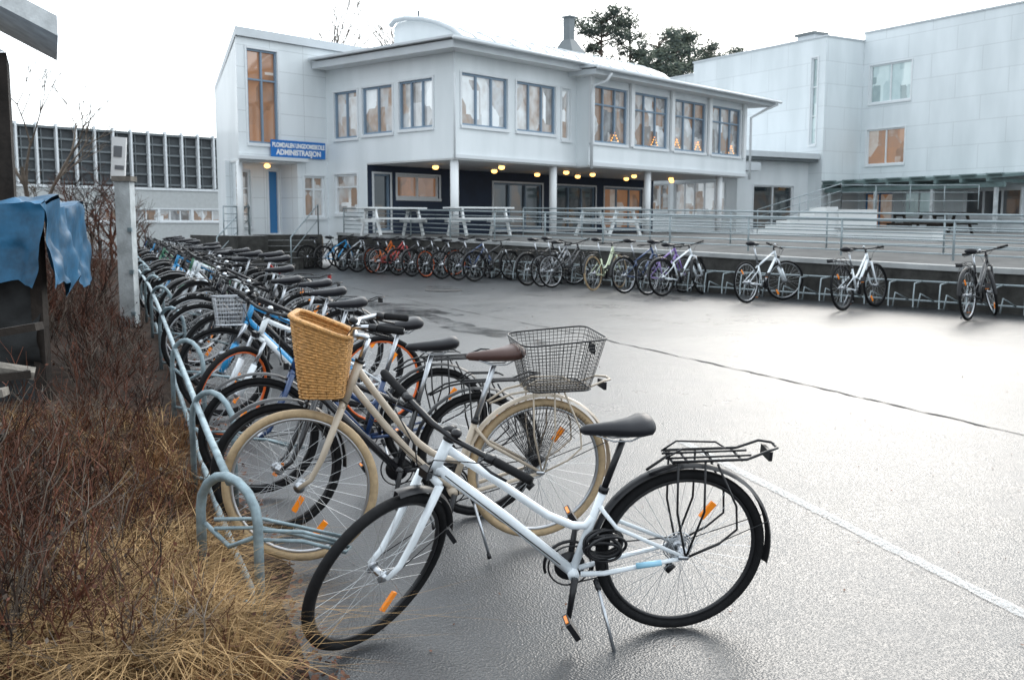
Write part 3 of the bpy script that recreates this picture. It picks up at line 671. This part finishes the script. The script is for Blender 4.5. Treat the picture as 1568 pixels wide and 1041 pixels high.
for x,yy in((.2,.2),(4.55,.2),(9.1,-.25),(13.9,-.25)): g.tube([(x,yy,1.2),(x,yy,3.46)],.12,'column_paint',14)
child(g,'columns')
g=MB()
for x,yy in((1.2,2),(2.6,.6),(4.0,2.2),(6.2,1.0),(6.6,2.6),(7.9,1.2),(8.6,2.4),(9.8,.8),(11.3,2.2),(12.5,1),(14.1,2)): 
    ell(g,(x,yy,3.365),(.10,.10,.07),'lamp_warm'); g.tube([(x,yy,3.41),(x,yy,3.46)],.12,'gutter',10)
ell(g,(-2.0,6.0,3.42),(.10,.10,.07),'lamp_warm')
child(g,'ceiling_lamps')
g=MB()
for x in(6.9,9.2,10.6,12.0,14.4):
    for k in range(4):
        for s_ in(-1,1): ell(g,(x+s_*.06*(3-k),-.44,4.36+.085*k),(.024,.02,.03),'candle',5,3)
    g.bx(x-.2,x+.2,-.47,-.42,4.31,4.34,'white_bench')
child(g,'window_candle_arches')
SG=empty('school_name_sign',MM@Matrix.Translation((-2.15,5.58,3.68)))
g=MB(); g.bx(0,2.0,-.03,.0,0,.50,'sign_blue'); o=g.obj('sign_board'); o.parent=SG
def text(s_,x,z,size,parent,mat='sign_white',w=None):
    cu=bpy.data.curves.new('lettering','FONT'); cu.body=s_; cu.size=size; cu.extrude=.002; cu.offset=.009; cu.align_x='CENTER'
    o=bpy.data.objects.new('lettering',cu); sc.collection.objects.link(o); cu.materials.append(MT[mat]); o.parent=parent
    o.location=(x,-.036,z); o.rotation_euler=(rad(90),0,0); o.scale=(w or 1,1,1)
text('BLOMDALEN UNGDOMSSKOLE',1.0,.29,.185,SG,w=.74); text('ADMINISTRASJON',1.0,.07,.22,SG,w=.92)
g=MB()
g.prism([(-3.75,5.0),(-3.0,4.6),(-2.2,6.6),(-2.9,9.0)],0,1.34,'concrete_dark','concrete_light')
o=g.obj('entrance_plinth'); o.parent=SB
g=MB()
for i in range(6):
    z=.37+.165*(6-i)
    c=V((-6.9,30.2))+V((-.25,-.97))*(.30*i-.3); g.box((c.x,c.y,z/2),(2.0,.62,z),'concrete_dark',rz=.12)
    g.box((c.x-.08,c.y-.31,z+.003),(2.0,.03,.012),'concrete_light',rz=.12)
g.obj('entrance_steps')
g=MB() 
for k in(-1.05,1.0):
    b0=V((-6.9+k,30.4+k*.12,1.36)); b1=V((-7.35+k,28.6+k*.12,.4))
    g.tube([b1,b1+V((0,0,.9)),b0+V((0,0,.9)),b0],.022,'galv_far',6); g.tube([b1+V((0,0,.45)),b0+V((0,0,.45))],.014,'galv_far',5)
railing(g,(-8.4,29.2),(-7.9,30.2),1.34,1.34,.85,.5,[.25,.5,.75]); g.obj('stair_handrail')

# slatted building left
ML=Matrix.Translation((-24.6,50,0))@Matrix.Rotation(ang,4,'Z'); g=MB()
facade(g,(-14,0),(1,0),34,0.3,3.6,[(17.5+2.05*i,17.5+2.05*i+1.9,1.85,2.5,3,1,'glowglass_warm') for i in range(6)],'beige_wall')
g.bx(-14,20,.12,8,3.6,6.5,'slat_dark'); g.bx(-14,20,-.06,.10,3.55,3.68,'frame'); g.bx(-14,20,-.1,8,6.5,6.62,'slat_mid')
x=-14
while x<20:
    g.bx(x,x+.10,-.14,.10,3.7,6.75,'frame')
    for k in range(5): g.bx(x+.11,x+.98,.02,.11,3.8+k*.54,3.8+k*.54+.10,'slat_mid')
    g.bx(x+.3,x+.34,.0,.118,3.7,6.5,'slat_mid')
    x+=1.0
g.obj('slatted_hall_building',M=ML)

# right building
a2=math.atan2(-.852,.523); MR=Matrix.Translation((16.3,47.3,0))@Matrix.Rotation(a2,4,'Z')
RB=empty('panel_clad_building',MR)
g=MB()
facade(g,(0,0),(1,0),26,0.9,10.4,[(.4,2.6,7.2,8.9,2,1,'glowglass_teal'),(.35,2.4,4.4,6.0,2,1,'glowglass_orange'),(.4,1.9,1.35,3.1,2,1,'glowglass_orange','door_blue'),(2.5,4.0,2.0,3.1,2,1,'glowglass_teal'),(5.5,8.0,2.0,3.1,3,1,'glowglass_dark')],'clad_panel')
facade(g,(26,0),(0,1),12,0.9,10.4,[],'clad_panel')
g.bx(-.05,26.1,-.05,12,10.4,10.48,'roof_edge')
facade(g,(-8.8,-2.55),(1,0),8.8,0.9,10.05,[(8.0,8.35,5.3,9.2,1,3,'glowglass_teal')],'clad_panel')
facade(g,(0,-2.55),(0,1),2.55,0.9,10.05,[],'clad_panel')
g.bx(-8.85,.05,-2.6,10,10.05,10.12,'roof_edge')
facade(g,(-22,-2.2),(1,0),13.2,0.9,9.55,[],'clad_panel'); g.bx(-22,-8.8,-2.25,10,9.55,9.62,'roof_edge')
g.bx(-2.6,-1.6,-1.6,-.8,10.12,10.5,'roof_edge'); g.bx(-2.7,-1.5,-1.7,-.7,10.5,10.62,'slat_mid')
o=g.obj('walls'); o.parent=RB
g=MB()
vs=[(.1,-2.6,3.45),(8.8,-2.6,3.45),(8.8,0,3.65),(.1,0,3.65)]; vs+=[(p_[0],p_[1],p_[2]+.12) for p_ in vs]
g.add(vs,[(0,1,2,3),(4,7,6,5),(0,4,5,1),(1,5,6,2),(2,6,7,3),(3,7,4,0)],'canopy_green')
x=.2
while x<8.8: g.bx(x,x+.12,-2.75,-.02,3.3,3.44,'canopy_green'); g.bx(x-.05,x+.6,-2.72,-2.5,3.575,3.63,'canopy_green'); x+=1.15
g.bx(.1,8.8,-2.45,-2.3,3.1,3.29,'canopy_green')
for x in(.3,2.8,5.6,8.4): g.bx(x,x+.12,-2.44,-2.31,1.1,3.1,'post_grey')
o=g.obj('canopy'); o.parent=RB
g=MB()
facade(g,(-9,-7),(1,0),8.2,1.0,4.5,[(2.2,3.6,2.3,3.6,2,1,'glowglass_warm'),(4.0,7.4,2.1,3.6,5,1,'glowglass_upper')],'clad_stucco'); facade(g,(-.8,-7),(0,1),4.5,1.0,4.5,[(1,3.5,1.4,3.4,2,1,'glowglass_dark')],'clad_stucco')
g.bx(-9.6,-.2,-7.7,-2.6,4.5,4.62,'slat_mid'); g.bx(-9.7,-.1,-7.8,-2.6,4.62,4.86,'roof_edge')
g.bx(-4.6,.6,-8.4,-7.01,3.95,4.3,'roof_edge')
g.tube([(-9.3,-7.6,1),(-9.3,-7.6,4.5)],.16,'column_paint',12); g.tube([(-6.5,-7.6,1),(-6.5,-7.6,4.5)],.1,'column_paint',12)
g.bx(-16,-9,-6.0,-2.2,1.0,4.2,'clad_stucco'); g.bx(-16.2,-8.9,-6.4,-2.2,4.2,4.45,'roof_edge')
o=g.obj('link_block'); o.parent=RB
g=MB()
for i in range(7): g.bx(7.2+.34*i,7.2+.34*(i+1),29.5,31.2,1.1,1.40+.13*i,'white_bench')
g.bx(9.58,10.7,29.4,31.2,1.1,2.1,'white_bench'); g.obj('white_terrace_steps')
g=MB(); railing(g,(7.2,29.4),(9.6,29.3),1.4,2.15,.7,.9,[.35,.7],.014); railing(g,(9.6,29.3),(13.6,29.3),2.1,2.1,.7,1.0,[.35,.7],.014); g.obj('terrace_railing')
g=MB(); g.box((8.4,22.3,1.25),(2.3,.5,.62),'white_bench',rz=-.9); g.box((8.4,22.3,1.58),(2.4,.6,.05),'concrete_light',rz=-.9); g.obj('low_white_wall')
def table(name,c,rz,mat,z):
    g=MB() 
    for i in range(5): g.box((0,-.3+.15*i,.74),(1.8,.135,.04),mat)
    for s_ in(-1,1):
        for i in range(2): g.box((0,s_*(.62+.14*i),.45),(1.8,.125,.04),mat)
        g.box((s_*.65,0,.40),(.05,1.5,.09),mat)
        for q in(-1,1): g.box((s_*.65,q*.42,.36),(.05,.09,.80),mat,R=Matrix.Rotation(q*.42,3,'X'))
        g.box((s_*.65,0,.69),(.05,.7,.07),mat)
    g.obj(name,M=Matrix.Translation((c[0],c[1],z))@Matrix.Rotation(rz,4,'Z'))
table('picnic_table',(-3.3,27.6),.6,'white_bench',1.37); table('picnic_table',(-.9,27.2),.5,'white_bench',1.37); table('picnic_table',(2.6,27.2),-.9,'white_bench',1.36)
table('picnic_table',(12.4,30.5),.1,'wood_dark',1.25); table('picnic_table',(14.0,32.5),.3,'wood_dark',1.3)

# ------------------------------------------------------------------ trees
def pine(c,H,cw,name='pine_tree'):
    g=MB(); x,y=c; g.tube([(x,y,0),(x+.2,y,H*.5),(x+.1,y+.1,H*.95)],[.28,.2,.06],'bark',7)
    for k in range(50):
        h=H*R.uniform(.55,1.0); rr=cw*(1.25-(h/H-.5)*1.5)*R.uniform(.1,1); an=R.uniform(0,6.28)
        cc=V((x+rr*math.cos(an),y+rr*math.sin(an),h+R.uniform(-.3,.4)))
        if R.random()<.8: g.tube([(x+.1,y,h-.6),(x+(cc.x-x)*.5,y+(cc.y-y)*.5,h-.3),cc],[.07,.05,.025],'bark',4)
        s_=R.uniform(.4,1.0)
        for mt,cnt,dzz in(('pine_haze_dark',70,-.10),('pine_haze_light',45,.16)):
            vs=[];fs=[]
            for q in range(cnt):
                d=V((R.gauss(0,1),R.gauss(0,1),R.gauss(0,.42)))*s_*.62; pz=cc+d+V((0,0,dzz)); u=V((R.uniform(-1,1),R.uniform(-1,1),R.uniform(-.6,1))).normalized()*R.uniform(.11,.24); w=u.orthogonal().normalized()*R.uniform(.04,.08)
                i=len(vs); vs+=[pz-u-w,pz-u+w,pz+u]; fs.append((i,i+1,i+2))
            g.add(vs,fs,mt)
    g.obj(name)
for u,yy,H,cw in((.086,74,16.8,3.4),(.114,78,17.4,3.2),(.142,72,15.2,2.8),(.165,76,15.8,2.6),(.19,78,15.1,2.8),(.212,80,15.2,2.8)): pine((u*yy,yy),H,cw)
def bare(c,H,name='bare_tree',sp=.5,depth=5,r0=.12,z0=0,mat='twig_grey',seed=1):
    rr=random.Random(seed); g=MB()
    def br(p,d,L,r,k):
        q=p+d*L*.5+V((rr.uniform(-1,1),rr.uniform(-1,1),0))*L*.06; e_=q+(d+V((rr.uniform(-1,1),rr.uniform(-1,1),rr.uniform(-.2,.4)))*.15).normalized()*L*.5
        g.tube([p,q,e_],[r,r*.8,r*.6],mat,4 if k<3 else 3,cap=False)
        if k>=depth: return
        for i in range(rr.choice((2,3,3))):
            nd=(d+V((rr.uniform(-1,1),rr.uniform(-1,1),rr.uniform(-.2,.6)))*sp*1.4).normalized(); br(q.lerp(e_,rr.uniform(.2,1)),nd,L*rr.uniform(.6,.85),r*.6,k+1)
    br(V((c[0],c[1],z0)),V((0,0,1)),H*.32,r0,0); g.obj(name)
bare((-8.6,45),14.2,sp=.35,depth=5,r0=.18,seed=3); bare((-3.8,46),12.2,sp=.35,depth=5,r0=.14,seed=5)
bare((-12.6,26.5),6.6,sp=.45,depth=6,r0=.13,seed=8)
for i,(x,y_,h,m_) in enumerate([(-11.2,24.5,3.4,'twig'),(-9.8,23,3.0,'twig'),(-8.9,20,2.4,'twig'),(-12.4,31,4.2,'twig'),(-12.0,29,3.8,'twig_dark'),(-13.6,30,4.0,'twig_grey'),(-10.6,27,3.2,'twig_red'),(-14.4,34,4.4,'twig_dark'),(-10.0,26,3.0,'twig_grey'),(-9.2,24.2,2.8,'twig')]):
    bare((x,y_),h,name='bare_shrub',sp=.8,depth=5,r0=.06,seed=13+i,mat=m_)

# ------------------------------------------------------------------ brush
def tri(vs,fs,pts,r0,r1):
    n=len(pts); o=len(vs)
    for i,p_ in enumerate(pts):
        r=r0+(r1-r0)*i/(n-1)
        vs.append((p_.x+r,p_.y,p_.z)); vs.append((p_.x-r*.5,p_.y+r*.87,p_.z)); vs.append((p_.x-r*.5,p_.y-r*.87,p_.z))
    for i in range(n-1):
        a_=o+3*i
        for j in range(3): fs.append((a_+j,a_+(j+1)%3,a_+3+(j+1)%3,a_+3+j))
def shrub(region,count,hf,name,mats,sc_=1,nb=(4,7)):
    g=MB(); bk={m_:([],[]) for m_ in mats}
    for _ in range(count):
        x,y,w=region()
        mt=R.choice(mats)
        h0_=hf(x,y,w)*(1+.45*noise.noise(V((x*1.6,y*1.6,3)))); vs,fs=bk[mt]
        for st_ in range(R.randint(2,4)):
            h=h0_*R.uniform(.5,1.1)
            p=V((x+R.gauss(0,.03),y+R.gauss(0,.03),zg(x,y)+.02)); d=V((R.gauss(0,.45),R.gauss(0,.45),1)).normalized(); pts=[p.copy()]
            for k in range(5): d=(d+V((R.gauss(0,.2),R.gauss(0,.2),R.gauss(.03,.08)))).normalized(); p=p+d*h/5; pts.append(p.copy())
            tri(vs,fs,pts,.0048*sc_,.0017*sc_)
            for k in range(R.randint(*nb)):
                i=R.randint(1,4); q=pts[i].lerp(pts[i+1],R.random()); dd=(d+V((R.gauss(0,.75),R.gauss(0,.75),R.gauss(0,.35)))).normalized(); l=h*R.uniform(.14,.36)
                m1=q+dd*l*.5; e1=q+dd*l+V((R.gauss(0,.04),R.gauss(0,.04),.03))
                tri(vs,fs,[q,m1,e1],.0026*sc_,.0012*sc_)
                if R.random()<.6:
                    d2=(dd+V((R.gauss(0,.8),R.gauss(0,.8),R.gauss(0,.5)))).normalized(); tri(vs,fs,[m1,m1+d2*l*.4],.0018*sc_,.001*sc_)
                if R.random()<.12:
                    u=V((R.uniform(-1,1),R.uniform(-1,1),R.uniform(-1,1))).normalized()*.011; w_=u.orthogonal(); o=len(vs); vs+=[tuple(e1-u),tuple(e1+w_*.6),tuple(e1+u),tuple(e1-w_*.6)]; fs.append((o,o+1,o+2,o+3))
    for m_,(vs,fs) in bk.items(): g.add(vs,fs,m_)
    g.obj(name)
def reg():
    while True:
        y=3.15+(R.random()**1.3)*10; w=R.random()**.8*min(2.6,.9+.42*y*.5)
        if y>5.8 and w>.7 and y<10.5: continue
        return rackx(y)-.14-w,y,w
shrub(reg,880,lambda x,y,w:(.30+.56*min(1,w/.9))*(.90 if y<5.5 else (.76 if y<8 else .8)),'bare_shrub_hedge',['twig','twig_red','twig_grey','twig','twig_dark'])
def regf():
    y=11+R.random()*15; w=R.random()*(1.6+.2*y); return rackx(y)-.5-w,y,w
shrub(regf,400,lambda x,y,w:.9+.03*(y-11),'bare_shrub_hedge',['twig','twig_dark','twig_grey','twig'],sc_=2.0,nb=(5,8))
def grass(name,n_,reg2,hmin,hmax,mats):
    g=MB(); bk={m_:([],[]) for m_ in mats}
    for _ in range(n_):
        cx,cy=reg2(); vs,fs=bk[R.choice(mats)]; lean=V((R.gauss(0,.7),R.gauss(0,.7),0))
        for k in range(11):
            x=cx+R.gauss(0,.035);y=cy+R.gauss(0,.035); h=R.uniform(hmin,hmax); d=lean+V((R.gauss(0,.5),R.gauss(0,.5),0)); w=V((R.uniform(-1,1),R.uniform(-1,1),0)).normalized()*.0026
            p0=V((x,y,zg(x,y)+.03)); p1=p0+V((0,0,h*.6))+d*h*.3; p2=p0+V((0,0,h*R.uniform(.35,.9)))+d*h*.9; o=len(vs)
            vs+=[p0-w,p0+w,p1+w*.8,p1-w*.8,p2]; fs+=[(o,o+1,o+2,o+3),(o+3,o+2,o+4)]
    for m_,(vs,fs) in bk.items(): g.add(vs,fs,m_)
    g.obj(name)
def rg():
    y=3.1+R.random()**1.6*4; return rackx(y)-.02-R.random()*1.5,y
grass('dry_grass',1700,rg,.08,.32,['grass_brown','grass_brown','grass_dry','grass_brown'])
tufts=[(R.random()**1.2*1.1,R.random()) for _ in range(38)]
def rg2():
    a_,b_=R.choice(tufts); y=3.15+a_*1.1+R.gauss(0,.04); return rackx(y)-.12-b_*.75+R.gauss(0,.05),y
grass('dry_grass',700,rg2,.18,.46,['grass_dry'])
g=MB(); vs=[];fs=[]
for _ in range(8000):
    y=3+R.random()**1.5*11; x=rackx(y)+.34-R.random()**1.2*2.2; z=zg(x,y)+.025+(.10 if x<rackx(y)-.1 else .02)*R.random()
    u=V((R.uniform(-1,1),R.uniform(-1,1),R.uniform(-.4,.4))).normalized()*R.uniform(.008,.024); w=u.cross(V((R.uniform(-.5,.5),R.uniform(-.5,.5),1))).normalized()*u.length*.6; p=V((x,y,z)); o=len(vs)
    vs+=[p-u,p+w,p+u,p-w]; fs.append((o,o+1,o+2,o+3))
g.add(vs,fs,'leaf_litter'); g.obj('leaf_litter')
g=MB(); vs=[];fs=[]
for _ in range(420):
    x=R.uniform(-1.2,5);y=R.uniform(3.2,14)
    if x<rackx(y)+.3: continue
    u=V((R.uniform(-1,1),R.uniform(-1,1),R.uniform(-.1,.3))).normalized()*R.uniform(.004,.012); w=u.cross(V((0,0,1))).normalized()*u.length*.6; p=V((x,y,zg(x,y)+.006)); o=len(vs)
    vs+=[p-u,p+w,p+u,p-w]; fs.append((o,o+1,o+2,o+3))
g.add(vs,fs,'leaf_litter'); g.obj('scattered_leaves')

# ------------------------------------------------------------------ left things
g=MB(); g.box((-4.62,12,1.15),(.18,.16,2.05),'post_grey'); g.box((-4.62,12,2.20),(.23,.20,.06),'wood_grey')
for z in(.6,1.1,1.6): g.box((-4.54,11.9,z),(.05,.03,.05),'galv')
g.obj('fence_post')
g=MB(); g.box((-4.72,12.12,2.45),(.17,.03,.50),'sign_white',R=Matrix.Rotation(.08,3,'Y')); g.box((-4.72,12.16,1.35),(.05,.05,2.1),'post_grey') 
g.box((-4.72,12.10,2.53),(.10,.005,.13),'paint_grey',R=Matrix.Rotation(.08,3,'Y')); g.box((-4.71,12.10,2.34),(.11,.005,.05),'paint_grey',R=Matrix.Rotation(.08,3,'Y'))
g.obj('notice_board')
# tarpaulin shed: timber frame, dark stored goods, blue sheet draped over the top and front
g=MB()
X0,X1,Y0=-5.3,-3.52,7.5
for c in((X0,Y0+.15),(X1-.12,Y0+.15),(X0-.8,Y0+1.9),(X1-.95,Y0+1.9)): g.box((c[0],c[1],.85),(.09,.09,1.75),'wood_dark')
g.prism([(X0,Y0+.25),(X1-.2,Y0+.25),(X1-1.1,Y0+1.9),(X0-.9,Y0+1.9)],.1,1.55,'tarp_dark')
def cloth(fxyz,mat,n_=40):
    vs=[]
    for j in range(n_+1):
        for i in range(n_+1):
            x,y,q=fxyz(i/n_,j/n_); k=.07*noise.noise(V((x*3,y*3,q*3)))+.03*noise.noise(V((x*9,y*9,q*7))); vs.append((x+k*.6,y+k,q+k))
    g.add(vs,[(j*(n_+1)+i,j*(n_+1)+i+1,(j+1)*(n_+1)+i+1,(j+1)*(n_+1)+i) for j in range(n_) for i in range(n_)],mat,True)
top=lambda u:1.92-.10*u-.06*math.sin(u*3.1)
hem=lambda u:1.30+.12*math.sin(u*6+1)+.06*math.sin(u*17)-.10*u
cloth(lambda u,v:(X0+(X1-X0)*u-.5*v,Y0+1.95*v,top(u)+.03*math.sin(v*9)),'tarp_blue')
cloth(lambda u,v:(X0+(X1-X0)*u,Y0-.10*v+.05*math.sin(u*23)*v,top(u)+(hem(u)-top(u))*v),'tarp_blue')
cloth(lambda u,v:(X1-.5*u+.05*v,Y0+1.95*u,top(1)+(1.15-top(1))*v+.05*math.sin(u*13)*v),'tarp_blue')
cloth(lambda u,v:(X0+(X1-.1-X0)*u,Y0+.06+.05*math.sin(u*15),.2+1.2*v),'tarp_dark')
g.obj('tarpaulin_shed')
g=MB()
for i in range(7):
    g.box((-2.84-.1*R.random(),4.5+.12*i,.46+.10*i),(.8,.13,.04),'wood_grey' if i%2 else 'wood_dark',R=Matrix.Rotation(R.uniform(-.25,.25),3,'Y')@Matrix.Rotation(.5+R.uniform(-.5,.3),3,'Z'))
for i in range(3): g.box((-2.75-.2*i,4.6+.4*i,.5),(.08,.08,1.1),'wood_dark',rz=.3)
g.obj('timber_stack')
SK=-.46
g=MB(); f=lambda x,y,z:(x+SK*(y-8.6),y,z)
vs=[f(-10,9.8,0),f(-4.30,9.8,0),f(-4.30,10.6,0),f(-10,10.6,0),f(-10,9.8,3.3),f(-4.30,9.8,3.3),f(-4.30,10.6,3.3),f(-10,10.6,3.3)]
g.add(vs,[(0,1,5,4),(1,2,6,5),(2,3,7,6),(3,0,4,7)],'wood_dark')
vs=[f(-3.80,9.4,3.38),f(-3.80,10.8,3.38),f(-7.3,10.8,5.2),f(-7.3,9.4,5.2)]; vs+=[(p_[0],p_[1],p_[2]+.18) for p_ in vs]
g.add(vs,[(0,1,2,3)],'eave_white'); g.add(vs,[(4,7,6,5)],'roof_edge'); g.add(vs,[(0,4,5,1),(1,5,6,2),(2,6,7,3),(3,7,4,0)],'eave_white')
g.add([f(-10,9.78,3.3),f(-4.30,9.78,3.3),f(-7.3,9.78,4.95)],[(0,1,2)],'eave_white')
g.obj('timber_house')

# ------------------------------------------------------------------ light, sky, camera
w=bpy.data.worlds.new('World'); sc.world=w; w.use_nodes=True; nt=w.node_tree; bg=nt.nodes['Background']; out=nt.nodes['World Output']
el,az=28,22
sd_=V((math.sin(rad(az))*math.cos(rad(el)),math.cos(rad(az))*math.cos(rad(el)),math.sin(rad(el))))
sky=nt.nodes.new('ShaderNodeTexSky'); sky.sky_type='NISHITA'; sky.sun_disc=False; sky.sun_elevation=rad(el); sky.sun_rotation=rad(az); sky.dust_density=4; sky.air_density=1
nt.links.new(sky.outputs[0],bg.inputs[0]); bg.inputs[1].default_value=.05
bg2=nt.nodes.new('ShaderNodeBackground'); tc=nt.nodes.new('ShaderNodeTexCoord')
dp=nt.nodes.new('ShaderNodeVectorMath'); dp.operation='DOT_PRODUCT'; dp.inputs[1].default_value=sd_; nt.links.new(tc.outputs['Generated'],dp.inputs[0])
mr=nt.nodes.new('ShaderNodeMapRange'); mr.inputs[1].default_value=-.2; mr.inputs[2].default_value=1; mr.inputs[3].default_value=1.32; mr.inputs[4].default_value=2.7; mr.interpolation_type='SMOOTHSTEP'
nt.links.new(dp.outputs['Value'],mr.inputs[0]); nt.links.new(mr.outputs[0],bg2.inputs[1]); bg2.inputs[0].default_value=(.885,.955,1,1)
ads=nt.nodes.new('ShaderNodeAddShader'); nt.links.new(bg.outputs[0],ads.inputs[0]); nt.links.new(bg2.outputs[0],ads.inputs[1]); nt.links.new(ads.outputs[0],out.inputs[0])
ld=bpy.data.lights.new('sun','SUN'); ld.energy=.7; ld.angle=rad(24); ld.color=(1,.97,.93); lo=bpy.data.objects.new('sun',ld); sc.collection.objects.link(lo)
lo.rotation_euler=sd_.to_track_quat('Z','Y').to_euler()
cd=bpy.data.cameras.new('camera'); cd.lens=35; cd.sensor_width=36; cd.clip_end=3000; cd.clip_start=.05
cd.dof.use_dof=True; cd.dof.focus_distance=4.2; cd.dof.aperture_fstop=7
co=bpy.data.objects.new('camera',cd); sc.collection.objects.link(co); co.location=(0,0,1.66); co.rotation_euler=(rad(90-6.6),0,0); sc.camera=co
sc.view_settings.view_transform='Standard'; sc.view_settings.look='None'; sc.view_settings.exposure=0
